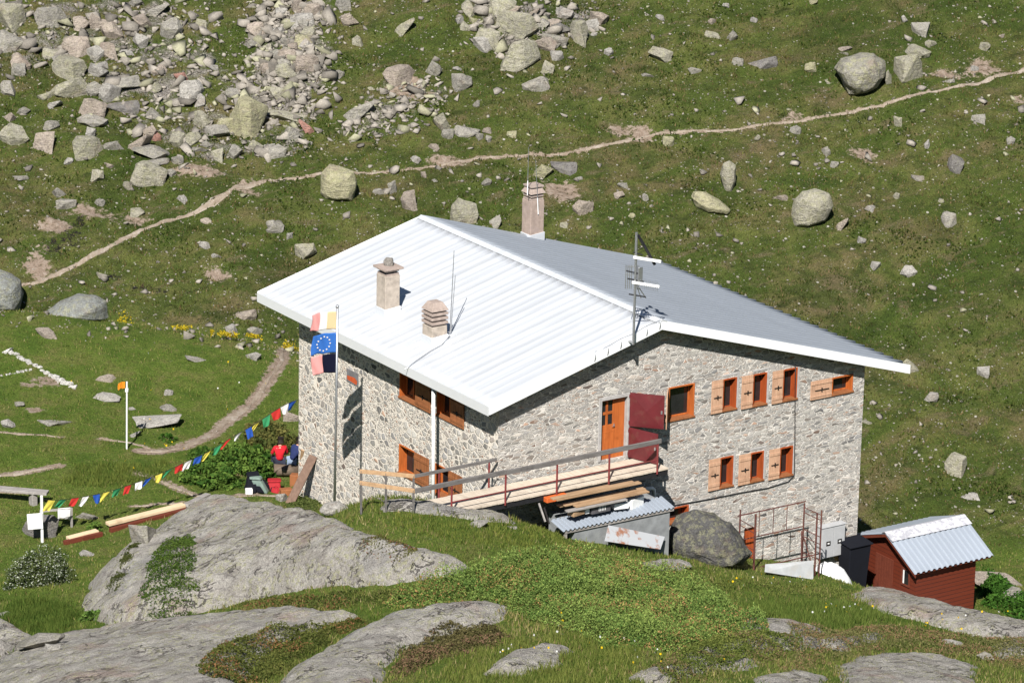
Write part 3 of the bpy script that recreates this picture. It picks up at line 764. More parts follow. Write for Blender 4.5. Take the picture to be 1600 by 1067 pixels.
# wire on brackets along the front verge
m = MB(); pts = []
for i, px in enumerate(np.linspace(1030, 930, 6)):
    x = onY(px, 540, -OG-.05)[0]; z = roof_z(x)
    pts.append((x, -OG-.05, z+.10+.03*(i % 2)))
    m.tube([(x, -OG-.045, z-.2), (x, -OG-.08, z-.05), (x, -OG-.05, z+.12)], .012, 6)
m.tube(pts, .01, 6); m.build('earth_wire', MAT['galv'], house, 0, True)
# plaque
r = rectL(542.5, 574, 560.5, 598); 
m = MB(**LU); m.box(r[0], r[1], r[2]-.13, r[3]-.02, .005, .03)
pq = m.build('plaque', mat_plain('grey_slate', (.17, .165, .17), .6, 0, .2, 5), house, .004)
m = MB(**LU); m.add([(r[0]+.06, r[2]-.06, .032), (r[1]-.08, r[2]-.1, .032), (r[1]-.04, r[2]+.04, .032), (r[1]-.2, r[2]+.12, .032), (r[0]+.04, r[2]+.08, .032)], [(0, 1, 2, 3, 4)])
m.build('emblem', mat_plain('orange_red_paint', (.48, .09, .03), .6), pq)

# ------------------------------------------------------------------ bedrock outcrops
MAT['rock'] = rock_material('boulder_rock')
def slab_material():
    N = NT('bedrock'); geo = N.n('NewGeometry', out=0)
    n0 = N.noise(geo, .35, 4, .6, .5); n1 = N.noise(geo, 1.6, 6, .66, .3); n2 = N.noise(geo, 7, 6, .72); n3 = N.noise(geo, 30, 4, .75)
    st = N.noise(N.mapping(geo, (.7, 2.2, 5.), (0, 0, R_(-25))), 1.4, 6, .7, .5)
    c = N.ramp(n1, [(.3, (.30, .275, .24)), (.5, (.435, .405, .36)), (.7, (.55, .52, .465))])
    c = N.mix(N.math('MULTIPLY', N.step(st, .50, .64), .55), c, (.20, .18, .17))
    c = N.mix(N.math('MULTIPLY', N.step(st, .46, .36), .45), c, (.50, .47, .43))
    c = N.mix(N.math('MULTIPLY', N.step(n0, .56, .66), .5), c, (.36, .245, .20))
    c = N.mix(N.math('MULTIPLY', N.step(n0, .42, .34), .35), c, (.27, .27, .275))
    l = N.math('MULTIPLY', N.step(n2, .51, .56), N.step(N.noise(geo, .9, 4, .6), .42, .52))
    c = N.mix(N.math('MULTIPLY', l, .45), c, N.mix(n3, (.30, .30, .12), (.50, .50, .24)))
    c = N.mix(N.math('MULTIPLY', N.step(N.noise(geo, 5, 6, .78), .60, .66), .6), c, (.075, .07, .065))
    c = N.mix(1., c, N.ramp(n3, [(.30, .42), (.5, 1.), (.72, 1.5)]), 'MULTIPLY')
    dv = N.mapping(N.mix(.18, geo, N.noise(geo, 1.2, 4, .6, 0, 1)), (.5, 1.3, 1.6), (0, 0, R_(-28)))
    rd = N.math('ABSOLUTE', N.math('SUBTRACT', N.noise(dv, .9, 5, .62, .3), .5))
    crm = N.math('MAXIMUM', N.step(rd, .0, .016), N.step(N.noise(geo, .7, 3), .50, .44))
    c = N.mix(crm, N.mix(.75, c, (.06, .05, .045)), c)
    h = N.math('ADD', N.math('MULTIPLY', n2, 1.1), N.math('ADD', N.math('MULTIPLY', n3, .45), N.math('MULTIPLY', st, .9)))
    h = N.math('ADD', h, N.math('MULTIPLY', crm, .8))
    return N.bsdf(c, .9, N.bump(h, 1., .16), 0., .2)
MAT['slab'] = slab_material()
SLABS = []
def outcrop(poly_px, A, w, label, seed, lift=0., z_off=0.):
    poly = st_poly(poly_px); P = np.array(poly)
    s = np.arange(P[:, 0].min()-1, P[:, 0].max()+1, .11); t = np.arange(P[:, 1].min()-1, P[:, 1].max()+1, .13)
    S, T = np.meshgrid(s, t, indexing='ij')
    d = sdist(S, T, poly) + .45*fbm(S*1.1, T*1.1, seed, 4)
    z0 = H(S, T)
    hgt = A*(1-np.exp(-np.clip(d, 0, None)/w))*(1+.5*fbm(S*.5, T*.5, seed+3, 3))
    # joints and steps in the rock
    q = (S*.45+T*.9)*.9+1.2*fbm(S*.5, T*.5, seed+5, 3); step = q-np.floor(q)
    hgt += sstep(0, .5, d)*(.10*A*(sstep(.0, .85, step)-sstep(.85, 1., step)) + .20*fbm(S*1.3, T*1.3, seed+7, 4) + .09*fbm(S*4.5, T*4.5, seed+9, 3) + lift)
    z = np.where(d > -.05, z0+hgt+.02, z0-.35*np.clip(-d*4, 0, 1))+z_off
    x, y = xy_of(S, T); ns, nt = S.shape; idn = np.arange(ns*nt).reshape(ns, nt)
    F = np.stack([idn[:-1, :-1], idn[1:, :-1], idn[1:, 1:], idn[:-1, 1:]], -1).reshape(-1, 4)
    keep = (d.ravel()[F] > -.35).any(1); F = F[keep]
    used = np.unique(F); mp = np.zeros(ns*nt, int); mp[used] = np.arange(len(used))
    V = np.stack([x, y, z], -1).reshape(-1, 3)[used]
    o = link_mesh('rock_outcrop', np_mesh('rock_outcrop', V, mp[F]), MAT['slab'], None, True)
    tag(o, label, 'rock outcrop', 'bedrock outcrops in the foreground turf')
    SLABS.append((poly, seed, S, T, d, z))
    return o
outcrop([(128,955),(140,915),(175,882),(225,850),(270,818),(310,802),(345,798),(400,802),(470,810),(530,818),(585,843),(650,866),(735,889),(700,905),(640,912),(560,915),(470,922),(380,940),(310,958),(240,972),(170,978)],
        .95, .9, 'large smooth grey bedrock dome in front of the path and flagpole', 101)
outcrop([(-30,1045),(0,1035),(60,1012),(130,995),(200,986),(300,972),(400,962),(500,958),(555,964),(480,990),(420,1020),(380,1067),(360,1110),(-30,1110)],
        .45, .5, 'long cracked grey bedrock rib across the bottom left corner', 111)
outcrop([(430,1110),(440,1062),(490,1030),(545,995),(600,972),(680,957),(760,945),(795,950),(785,966),(740,985),(680,1000),(640,1015),(600,1045),(590,1110)],
        .45, .5, 'pale bedrock hump with yellow lichen at bottom centre left', 121)
outcrop([(750,1056),(790,1026),(850,1010),(892,1018),(870,1042),(820,1058)], .3, .35, 'small pale bedrock hump in grass at bottom centre', 131)
outcrop([(548,786),(600,782),(660,787),(720,797),(790,806),(835,812),(800,818),(740,814),(680,806),(600,800)], .16, .3, 'thin low bedrock ledge under the footbridge railing', 141)
outcrop([(1335,934),(1380,926),(1450,944),(1530,961),(1640,980),(1640,1010),(1520,994),(1440,972),(1380,958)], .35, .4, 'flat grey bedrock ledge in front of the red shed', 151)
outcrop([(1150,970),(1220,972),(1290,987),(1250,1002),(1180,1003)], .25, .3, 'low bedrock strip right of the juniper mat', 161)
outcrop([(1300,1110),(1312,1046),(1345,1027),(1400,1021),(1470,1026),(1520,1038),(1530,1110)], .15, .5, 'dark mottled bedrock knob at the bottom right', 171)
outcrop([(985,1062),(1080,1020),(1170,1000),(1290,1003),(1390,990),(1370,1003),(1220,1018),(1140,1036),(1050,1072)], .35, .35, 'long narrow bedrock ridge with moss at lower right', 181)
outcrop([(-30,985),(0,975),(40,990),(60,1003),(30,1020),(-30,1040)], .5, .4, 'shaded bedrock hump at the far left bottom edge', 191)
for i, (q, lab) in enumerate((([(1395,1062),(1440,1050),(1500,1056),(1510,1085),(1400,1090)], 'broken dark rock at the very bottom right edge'), ([(1180,1062),(1240,1050),(1290,1060),(1280,1085),(1190,1090)], 'small grey rock in turf left of the mottled knob'),
        ([(1105,1035),(1150,1024),(1185,1034),(1170,1048),(1120,1050)], 'small mossy rock between juniper and the mottled knob'), ([(1545,1010),(1600,1004),(1640,1012),(1630,1030),(1560,1030)], 'small grey rock in brown turf at the right edge'),
        ([(1000,880),(1040,874),(1080,880),(1060,890),(1010,890)], 'thin grey rock in the grass below the big boulder'), ([(1285,1002),(1325,998),(1350,1008),(1320,1018),(1290,1015)], 'pinkish grey rock beside the narrow bedrock ridge'))):
    outcrop(q, .18, .2, lab, 301+i*10)
def slab_at(s, t):
    """depth inside the nearest outcrop (positive = on rock) and rock height there"""
    D = np.full(np.shape(s), -9.); Z = np.full(np.shape(s), -99.)
    for poly, seed, S, T, d, z in SLABS:
        i = ((s-S[0, 0])/.11).astype(int); j = ((t-T[0, 0])/.13).astype(int)
        ok = (i >= 0) & (i < S.shape[0]) & (j >= 0) & (j < S.shape[1])
        ii = np.clip(i, 0, S.shape[0]-1); jj = np.clip(j, 0, S.shape[1]-1)
        D = np.where(ok, np.maximum(D, d[ii, jj]), D); Z = np.where(ok & (d[ii, jj] > 0), np.maximum(Z, z[ii, jj]), Z)
    return D, Z
def Htop(s, t):
    D, Z = slab_at(s, t); return np.where(D > 0, np.maximum(H(s, t), Z), H(s, t))
def GT_(px, py):
    """like G, but stops on rock outcrops too"""
    v = ray(px, py); vs = v[0]*ER[0]+v[1]*ER[1]; vt = v[0]*EF[0]+v[1]*EF[1]
    t = np.arange(82, 215, .05); s = t*vs/vt; z = CAM[2]+t*v[2]/vt
    i = np.argmax(z < Htop(s, t)); x, y = xy_of(s[i], t[i]); return Vector((x, y, z[i]))

# ------------------------------------------------------------------ boulders
def rock_mesh(name, pts, seed, rnd=.06, cuts=2, amp=.08):
    rng = random.Random(seed); bm = bmesh.new()
    for p in pts: bm.verts.new(p)
    r = bmesh.ops.convex_hull(bm, input=bm.verts)
    bmesh.ops.delete(bm, geom=[v for v in bm.verts if not v.link_faces], context='VERTS')
    bmesh.ops.dissolve_limit(bm, angle_limit=.12, verts=bm.verts, edges=bm.edges)
    bmesh.ops.bevel(bm, geom=list(bm.edges), offset=rnd, segments=2, affect='EDGES', clamp_overlap=True)
    bmesh.ops.triangulate(bm, faces=bm.faces)
    bmesh.ops.subdivide_edges(bm, edges=[e for e in bm.edges if e.calc_length() > .25], cuts=cuts, use_grid_fill=True)
    bmesh.ops.triangulate(bm, faces=bm.faces)
    bm.normal_update()
    from mathutils import noise as mn
    off = Vector((seed*3.7, seed*1.3, 0))
    for v in bm.verts:
        k = mn.fractal(v.co*1.6+off, 1., 2., 4)*amp + mn.noise(v.co*5+off)*amp*.45
        v.co += v.normal*k
    me = bpy.data.meshes.new(name); bm.to_mesh(me); bm.free()
    me.polygons.foreach_set('use_smooth', np.ones(len(me.polygons), bool)); me.set_sharp_from_angle(angle=.42)
    return me
def rand_pts(seed, n, block=.5):
    rng = random.Random(seed); P = []
    for i in range(n):
        v = Vector((rng.gauss(0, 1), rng.gauss(0, 1), rng.gauss(0, 1))).normalized()
        q = max(abs(v.x), abs(v.y), abs(v.z)); v = v*((1-block)+block/q*.9)*rng.uniform(.78, 1.)
        P.append(v)
    m = [max(abs(p[i]) for p in P) for i in range(3)]
    return [Vector((p.x/m[0], p.y/m[1], p.z/m[2])) for p in P]
ROCKS = [rock_mesh('boulder', rand_pts(300+i, 9+(i*5) % 8, .3+.6*(i % 3)/2), i+1, .012+.012*(i % 3), 2, .055) for i in range(16)]
LOW = []
for i in range(6):
    bm = bmesh.new()
    for p in rand_pts(900+i, 8, .75): bm.verts.new(p)
    bmesh.ops.convex_hull(bm, input=bm.verts); bmesh.ops.delete(bm, geom=[v for v in bm.verts if not v.link_faces], context='VERTS')
    bmesh.ops.triangulate(bm, faces=bm.faces); bm.verts.index_update()
    LOW.append((np.array([v.co[:] for v in bm.verts]), np.array([[v.index for v in f.verts] for f in bm.faces]))); bm.free()
TONE = {'g': ((.35, .335, .305), .25, 'grey'), 'w': ((.43, .415, .39), .05, 'pale'), 'y': ((.39, .375, .305), .55, 'lichen greened'),
        'Y': ((.42, .40, .27), .9, 'yellow lichened'), 'd': ((.23, .22, .215), .15, 'dark grey'), 'r': ((.36, .20, .165), .0, 'reddish'),
        'p': ((.40, .345, .30), .15, 'pinkish grey'), 'Q': ((.31, .30, .26), .75, 'dark streaked'), 'K': ((.105, .105, .107), .45, 'dark grey'), 'D': ((.27, .285, .28), .5, 'dark streaked')}
R1 = [(45,75,130,130,'y'),(45,180,120,110,'g'),(0,20,80,50,'g'),(235,85,150,100,'g'),(365,110,80,80,'p'),(490,60,150,110,'p'),(525,145,95,85,'p'),(430,100,60,70,'p'),
 (720,30,110,70,'g'),(625,10,70,50,'g'),(255,230,110,80,'y'),(350,215,120,90,'p'),(440,245,85,65,'w'),(650,195,75,70,'w'),(585,240,70,30,'w'),(790,115,100,50,'y'),
 (930,115,50,50,'y'),(95,280,90,80,'p'),(95,325,80,60,'g'),(305,315,165,110,'y'),(350,400,200,100,'y'),(190,415,115,85,'y'),(40,410,75,70,'g'),(460,300,100,30,'w'),
 (250,475,70,45,'w'),(105,515,70,35,'g'),(560,475,150,80,'d'),(430,500,110,80,'p'),(430,555,140,50,'g'),(560,385,200,60,'g'),(235,580,80,45,'g'),(60,620,130,110,'y'),
 (205,655,90,90,'p'),(40,540,60,45,'p'),(410,615,55,50,'w'),(405,685,140,110,'y'),(530,670,95,55,'g'),(515,750,65,50,'p'),(315,748,45,35,'w'),(730,635,50,40,'r'),
 (640,650,130,90,'p'),(705,695,190,60,'g'),(690,740,170,50,'g'),(685,805,145,105,'y'),(785,800,60,35,'g'),(445,815,60,60,'y'),(592,860,40,45,'y'),(840,920,50,45,'w'),
 (90,822,75,25,'g'),(275,890,65,50,'g'),(290,940,110,50,'g'),(460,940,50,35,'g'),(625,985,75,50,'y'),(970,1000,90,60,'p'),(1265,1045,65,50,'g'),(1290,700,90,60,'g'),
 (1425,575,80,75,'r'),(1345,625,80,80,'g'),(1315,510,190,70,'y'),(1145,545,150,170,'Y'),(1060,585,110,90,'Y'),(1000,610,120,60,'g'),(925,465,55,55,'w'),(1075,430,80,50,'g'),
 (835,360,55,50,'r'),(735,320,70,45,'p'),(1420,110,70,80,'g'),(1370,30,60,70,'p'),(1390,195,100,80,'Y'),(1440,240,80,80,'g'),(1330,330,100,80,'y'),(1280,250,80,40,'g'),
 (1220,225,70,40,'y'),(1160,205,80,40,'g'),(1275,130,70,70,'w'),(1570,345,40,35,'g'),(1590,20,70,60,'g'),(820,650,70,80,'y'),(890,640,90,60,'y'),(915,690,90,40,'g'),
 (1010,720,60,60,'y'),(1185,670,70,50,'y'),(1240,685,60,40,'w'),(820,745,60,40,'g'),(995,315,50,30,'w'),(1420,650,50,40,'w')]
R2 = [(45,92,80,60,'p'),(88,188,48,48,'y'),(295,108,95,85,'y'),(600,35,70,80,'y'),(665,40,80,60,'y'),(755,35,120,90,'y'),(815,110,190,130,'y'),(690,180,115,90,'y'),
 (835,250,195,145,'y'),(930,205,150,70,'p'),(965,315,55,55,'y'),(910,385,120,75,'g'),(1010,175,140,60,'g'),(1105,150,90,115,'y'),(1190,80,105,75,'p'),(1170,140,50,50,'w'),
 (1030,130,90,50,'d'),(1040,60,80,60,'w'),(900,50,60,50,'p'),(940,110,70,50,'g'),(970,90,90,60,'p'),(1005,258,60,40,'w'),(1245,240,45,35,'w'),(1490,255,115,60,'y'),
 (1485,80,40,25,'w'),(1430,348,60,25,'g'),(620,98,45,30,'Y'),(585,120,50,45,'y'),(550,95,50,30,'w'),(290,350,165,90,'p'),(430,310,75,85,'g'),(155,395,50,45,'y'),
 (390,395,30,40,'y'),(560,378,95,85,'g'),(80,490,140,110,'g'),(475,565,85,80,'y'),(590,590,105,88,'g'),(505,620,60,40,'g'),(650,632,35,35,'g'),(690,645,32,35,'g'),
 (685,605,50,25,'p'),(435,680,55,40,'p'),(800,622,45,30,'Y'),(635,478,30,35,'g'),(240,865,45,60,'g'),(180,887,50,30,'g'),(330,925,80,110,'p'),
 (450,825,45,35,'g'),(680,845,45,40,'g'),(560,980,140,120,'y'),(715,1025,70,60,'g'),(940,795,110,60,'Y'),(1040,750,115,100,'d'),(1520,655,55,45,'Y'),(1130,960,95,75,'p'),
 (1295,905,50,35,'p'),(1415,915,30,35,'g'),(1355,998,35,28,'Y'),(1040,1043,35,30,'y'),(1110,825,35,20,'w'),(395,808,30,30,'p'),(350,740,50,30,'w'),(1320,860,60,30,'g'),
 (330,530,60,25,'g'),(545,320,40,20,'w')]
R3 = [(345,92,35,25,'w'),(160,160,70,35,'y'),(248,168,52,48,'g'),(390,275,125,75,'d'),(275,285,50,35,'g'),(75,328,60,30,'g'),(613,315,60,50,'Y'),(768,225,65,28,'p'),
 (768,246,45,20,'y'),(1062,315,130,125,'y'),(1110,232,115,60,'y'),(1135,138,100,65,'g'),(1165,200,55,28,'y'),(1410,213,62,48,'y'),(1495,150,35,40,'p'),(1045,88,25,35,'w'),
 (548,602,55,40,'g'),(755,1025,60,75,'p'),(1280,757,85,85,'d'),(1108,813,55,50,'g'),(1250,1015,65,65,'g'),(683,702,42,42,'g'),(720,765,45,35,'g'),(890,965,50,25,'w'),
 (475,915,75,35,'p'),(1390,550,65,38,'g'),(1150,663,25,42,'w'),(1020,560,40,55,'y'),(1010,908,30,30,'y'),(1212,930,32,25,'y'),(465,1015,35,30,'y'),(363,637,25,30,'y'),
 (1540,650,40,35,'g'),(695,375,30,30,'y'),(970,360,40,70,'y'),(1255,370,45,30,'g'),(1370,318,35,25,'w'),(155,100,40,30,'p'),(220,27,35,22,'w'),(620,5,55,30,'Y')]
R4 = [(1420,423,25,20,'w'),(1368,415,15,14,'w'),(1421,571,28,26,'y'),(1540,581,25,16,'w'),(1492,727,33,38,'y'),(1520,775,32,14,'w'),(1357,652,22,20,'y'),(1455,620,25,16,'w'),
 (1345,375,14,11,'w'),(1560,902,75,32,'p'),(1590,932,50,26,'g'),(383,486,32,22,'p'),(361,516,16,17,'w'),(398,517,24,12,'g'),(475,393,35,27,'y'),(320,383,16,13,'w'),(338,400,17,9,'w'),
 (160,430,22,9,'y'),(429,353,28,18,'g'),(450,368,12,12,'w'),(75,520,40,14,'p'),(160,621,48,12,'w'),(88,653,62,22,'g'),(12,662,20,14,'w'),(232,659,90,14,'w'),(210,677,20,11,'w'),
 (262,637,28,10,'g'),(308,560,35,10,'g'),(263,613,13,9,'w'),(396,557,24,13,'w'),(30,632,18,9,'g'),(165,590,28,10,'p'),(205,638,14,6,'w'),(452,652,26,14,'p'),
 (137,863,25,10,'w'),(228,832,48,32,'g'),(62,825,58,34,'d'),(134,804,34,14,'g'),(10,955,28,20,'w'),(60,1000,70,25,'g'),(80,1012,26,12,'w'),(660,790,24,9,'w'),(745,818,34,10,'w'),
 (800,822,14,7,'w'),(540,883,20,6,'w'),(1068,880,26,8,'w'),(340,1000,18,6,'w'),(1490,1003,30,10,'w'),(1540,1025,26,12,'g'),(440,777,18,14,'w')]
LIST = [(x/2.963, y/2.963, w/2.963, h/2.963, t) for x, y, w, h, t in R1] + [(530+x/2.963, y/2.963, w/2.963, h/2.963, t) for x, y, w, h, t in R2] + \
       [(1060+x/2.963, y/2.963, w/2.963, h/2.963, t) for x, y, w, h, t in R3] + list(R4)
LM = [('the top boulder heap', 815, 60), ('the trail bend', 370, 292), ('the pinkish chimney', 832, 335), ('the left roof corner', 398, 457),
      ('the right roof tip', 1425, 578), ('the far end of the ridge', 657, 338), ('the red shed', 1440, 860), ('the big dark boulder', 1345, 120),
      ('the little orange flag', 195, 600), ('the line of white stones', 60, 572), ('the yellow slab pile', 380, 185), ('the top left corner', 40, 20),
      ('the top right corner', 1560, 20), ('the trail at right', 1500, 135), ('the block beside the trail', 527, 290), ('the round pale boulder', 1268, 330),
      ('the reddish scree stone', 246, 214), ('the white sign board', 55, 815), ('the bench', 20, 770), ('the scree tongue at top', 450, 70), ('the trail at centre', 830, 243),
      ('the antenna mast', 990, 400), ('the flagpole', 525, 780), ('the people by the wall', 440, 720), ('the footbridge', 800, 770), ('the bottom left corner', 0, 1060),('the bottom right corner', 1590, 1050)]
placed = []
def place_rock(px, py, w, h, tone, i, mesh=None, group='boulders strewn over the mountain slope', noun=None):
    base = GT_(px, py+h*.42); dist = (Vector(CAM)-base).length
    k = dist/FPX; sx = w*k/2; sz = max(h*k/2/.86*(1 if h/w > .45 else .75), .10*sx); sy = max(.75*sx, .8*sz) if h/w > .45 else min(.75*sx, 1.6*h*k/2+.25*sx)
    o = bpy.data.objects.new('boulder' if w > 22 else 'stone', mesh or ROCKS[i % len(ROCKS)]); COL.objects.link(o)
    o.location = base + Vector((0, 0, sz*.38)) + Vector((EF[0], EF[1], 0))*sy*.35
    rr = random.Random(i*17+3)
    o.scale = (sx*1.14*(1 if rr.random() < .5 else -1), sy*1.05, sz*1.2)
    o.rotation_euler = (rr.uniform(-.15, .15), rr.uniform(-.25, .25), -YAW+rr.uniform(-.35, .35)+(math.pi if rr.random() < .5 else 0))
    col, li, tn = TONE[tone]; f = rr.uniform(.88, 1.1)
    o.color = (*[c*f for c in col], li)
    o['category'] = 'boulder' if w > 22 else 'stone'; o['group'] = group
    placed.append((o, px, py, w, h, tone))
    return o
for m in ROCKS: m.materials.append(MAT['rock'])
for i, (x, y, w, h, t) in enumerate(LIST): place_rock(x, y, w, h, t, i)
# boulders with an outline of their own
def hero(outline, base_px, depth, tone, seed, label, amp=.04):
    base = GT_(*base_px); s0, t0 = st_of(base.x, base.y); k = (Vector(CAM)-base).length/FPX
    c = (sum(p[0] for p in outline)/len(outline), sum(p[1] for p in outline)/len(outline)); rng = random.Random(seed); pts = []
    R = max(abs(p[0]-c[0]) for p in outline)*k
    for f, dz in ((1, 0), (.93, .45), (.72, .85), (.9, -.45), (.66, -.85), (.3, 1.), (.3, -1.)):
        for p in outline:
            if abs(dz) > .9 and rng.random() < .5: continue
            x = (p[0]-c[0])*k*f*rng.uniform(.95, 1.02); z = (c[1]-p[1])*k/.95*f*rng.uniform(.95, 1.02)
            pts.append(Vector((x/R, dz*depth*rng.uniform(.85, 1.1)/R, z/R)))
    me = rock_mesh('boulder', pts, seed, .02, 2, amp); me.materials.append(MAT['rock'])
    o = bpy.data.objects.new('boulder', me); COL.objects.link(o); o.scale = (R, R, R); o.rotation_euler = (0, 0, -YAW)
    zc = (base_px[1]-c[1])*k/.95
    o.location = base + Vector((0, 0, zc)) + Vector((EF[0], EF[1], 0))*depth*.4
    col, li, tn = TONE[tone]; o.color = (*col, li)
    tag(o, label, 'boulder', 'boulders strewn over the mountain slope'); return o
hero([(1040,868),(1041,838),(1052,815),(1082,806),(1112,809),(1138,822),(1160,846),(1173,870),(1160,886),(1115,886),(1062,876)], (1105,880), .95, 'K', 51, 'huge dark grey boulder with lichen standing against the gable wall', .09)
hero([(1303,112),(1310,98),(1345,92),(1366,87),(1382,102),(1384,122),(1372,140),(1350,153),(1325,153),(1312,128)], (1345,148), 1.0, 'Q', 52, 'big dark streaked boulder with lichen just above the trail at right', .07)
hero([(497,305),(499,275),(512,260),(530,264),(550,270),(556,288),(551,315),(524,318),(505,314)], (527,313), .6, 'Y', 53, 'tall flat topped yellowish block just below the trail behind the house')
hero([(1235,340),(1238,318),(1250,303),(1272,298),(1295,306),(1301,325),(1290,347),(1262,360),(1238,358)], (1266,352), .7, 'y', 54, 'large rounded pale boulder on the open slope right of the antenna')
hero([(1075,310),(1080,302),(1100,303),(1122,315),(1140,330),(1138,336),(1105,334),(1084,325)], (1108,330), .5, 'Y', 55, 'flat lichen covered slab tapering to the right on the slope')
hero([(1124,275),(1128,258),(1138,252),(1149,260),(1150,285),(1143,303),(1133,303)], (1138,298), .35, 'y', 56, 'narrow upright pale stone above the flat tapering slab')
hero([(66,495),(90,480),(120,466),(150,466),(166,475),(169,500),(120,502),(75,502)], (118,497), .9, 'D', 57, 'long low dark streaked boulder on the edge of the meadow')
hero([(-30,490),(-28,440),(0,428),(15,432),(35,445),(40,465),(34,490)], (5,486), .9, 'D', 58, 'tall dark streaked boulder at the left edge of the meadow')
hero([(497,800),(503,791),(515,787),(532,787),(543,795),(545,803),(525,806),(503,806)], (521,803), .35, 'w', 59, 'pale pinkish stone holding the foot of the flagpole', .03)
# loose stones of the scree: the biggest as objects, the rest as one mass
rng = random.Random(5)
def in_poly(x, y, P): return bool(inside(np.array([x]), np.array([y]), P)[0])
def rnd_in(P):
    xs = [p[0] for p in P]; ys = [p[1] for p in P]
    while True:
        x, y = rng.uniform(min(xs), max(xs)), rng.uniform(min(ys), max(ys))
        if in_poly(x, y, P): return x, y
SLAB_LAB = {'upper left': 'small loose angular stone packed in the upper left scree', 'heap': 'small loose stone wedged in the boulder heap at top centre', 'middle': 'small loose stone in the thin scree patch above the ridge'}
n_free = 296-len(LIST)-9
for i in range(n_free):
    P, nm, wgt = SCREE[[0, 1, 0, 1, 2, 0, 3, 1][i % 8]]
    x, y = rnd_in(P); w = rng.uniform(13, 36)**1.0 if nm != 'middle' else rng.uniform(8, 14)
    o = place_rock(x, y, w, w*rng.uniform(.6, .95), rng.choice('ggpwwyp'), 500+i, group='loose stones of the scree')
    placed.pop(); o['label'] = SLAB_LAB[nm]; o.name = 'stone'; o['category'] = 'stone'
# labels of the single boulders: look, size and place by landmarks
def words(w, h, tone):
    size = 'large' if w > 48 else 'mid-sized' if w > 26 else 'small' if w > 16 else 'tiny'
    a = h/w; shp = 'flat' if a < .5 else 'upright' if a > 1.05 else 'squat' if a < .75 else 'blocky'
    return f'{size} {TONE[tone][2]} {shp} ' + ('boulder' if w > 22 else 'stone')
cells = {}
for o, px, py, w, h, tone in placed:
    nm, lx, ly = min(LM, key=lambda l: math.hypot(l[1]-px, (l[2]-py)*1.2)+(60 if l[0].startswith('the top') else 0))
    dx, dy = px-lx, py-ly
    dr = ('right of' if dx > 0 else 'left of') if abs(dx) > abs(dy) else ('below' if dy > 0 else 'above')
    cells.setdefault((words(w, h, tone), dr, nm), []).append((math.hypot(dx, dy), o))
for (wd, dr, nm), L in cells.items():
    L.sort(key=lambda q: q[0])
    for i, (_, o) in enumerate(L):
        o['label'] = f'{wd} {dr} {nm}' + ('' if len(L) == 1 else ', ' + ['nearest', 'second nearest', 'third nearest', 'fourth nearest', 'fifth nearest', 'sixth nearest', 'seventh nearest'][i])

def stone_mass(name, n, sampler, smin, smax, power=2.2):
    Vs, Fs, Cs = [], [], []; nb = 0; rg_ = np.random.RandomState(len(name)+n)
    for i in range(n):
        P = sampler(); 
        if P is None: continue
        s, t = P; r = smin*(1-rg_.rand()*(1-(smin/smax)**power))**(-1/power)
        V, F = LOW[i % len(LOW)]
        a = rg_.rand()*6.283; ca, sa = math.cos(a), math.sin(a); sc = r*(.7+.6*rg_.rand(3))*np.array([1, 1, .7])
        v = V*sc; x, y = xy_of(s, t)
        v = np.stack([v[:, 0]*ca-v[:, 1]*sa+x, v[:, 0]*sa+v[:, 1]*ca+y, v[:, 2]+v[:, 0]*rg_.uniform(-.5, .5)+float(Htop(np.array([s]), np.array([t]))[0])+r*.2], -1)
        Vs.append(v); Fs.append(F+nb); nb += len(v)
        g = rg_.rand(); c = np.array([.26, .235, .20])*(.5+.8*rg_.rand()) if g < .85 else np.array([.29, .28, .19])*(.7+.5*rg_.rand())
        Cs.append(np.tile(np.r_[c, 1], (len(v), 1)))
    me = np_mesh(name, np.concatenate(Vs), np.concatenate(Fs))
    at = me.color_attributes.new('col', 'FLOAT_COLOR', 'POINT'); at.data.foreach_set('color', np.concatenate(Cs).astype(np.float32).ravel())
    o = link_mesh(name, me, MAT['pebble']); return o
N = NT('pebbles'); geo = N.n('NewGeometry', out=0)
MAT['pebble'] = N.bsdf(N.mix(1., N.attr('col', 0), N.ramp(N.noise(geo, 14, 4, .7), [(.3, .7), (.6, 1.1), (.8, 1.3)]), 'MULTIPLY'), .92, None, 0, .2)
def samp_scree():
    P, nm, w = SCREE[rng.choice([0, 0, 0, 1, 1, 1, 2, 3])]
    px, py = rnd_in(P); 
    px += rng.gauss(0, 14); py += rng.gauss(0, 8); return ground(px, py)[:2]
o = stone_mass('scree_stones', 2100, samp_scree, .07, .42, 1.5)
tag(o, 'mass of broken grey scree stones filling the upper left slope', 'scree', kind='stuff')
def samp_hill():
    s = rng.uniform(-26, 26); t = rng.uniform(143, 190)
    d = float(vnoise(s*.22, t*.22, 77))*.6+float(vnoise(s*.7, t*.7, 78))*.4
    if s < -4: d += .1
    if rng.random() > (d-.30)*2.6: return None
    x, y = xy_of(s, t)
    if -1 < x < 16 and -1 < y < 13: return None
    return s, t
o = stone_mass('scattered_stones', 11000, samp_hill, .03, .26, 1.9)
tag(o, 'countless small pale stones scattered in the hillside turf', 'stones', kind='stuff')

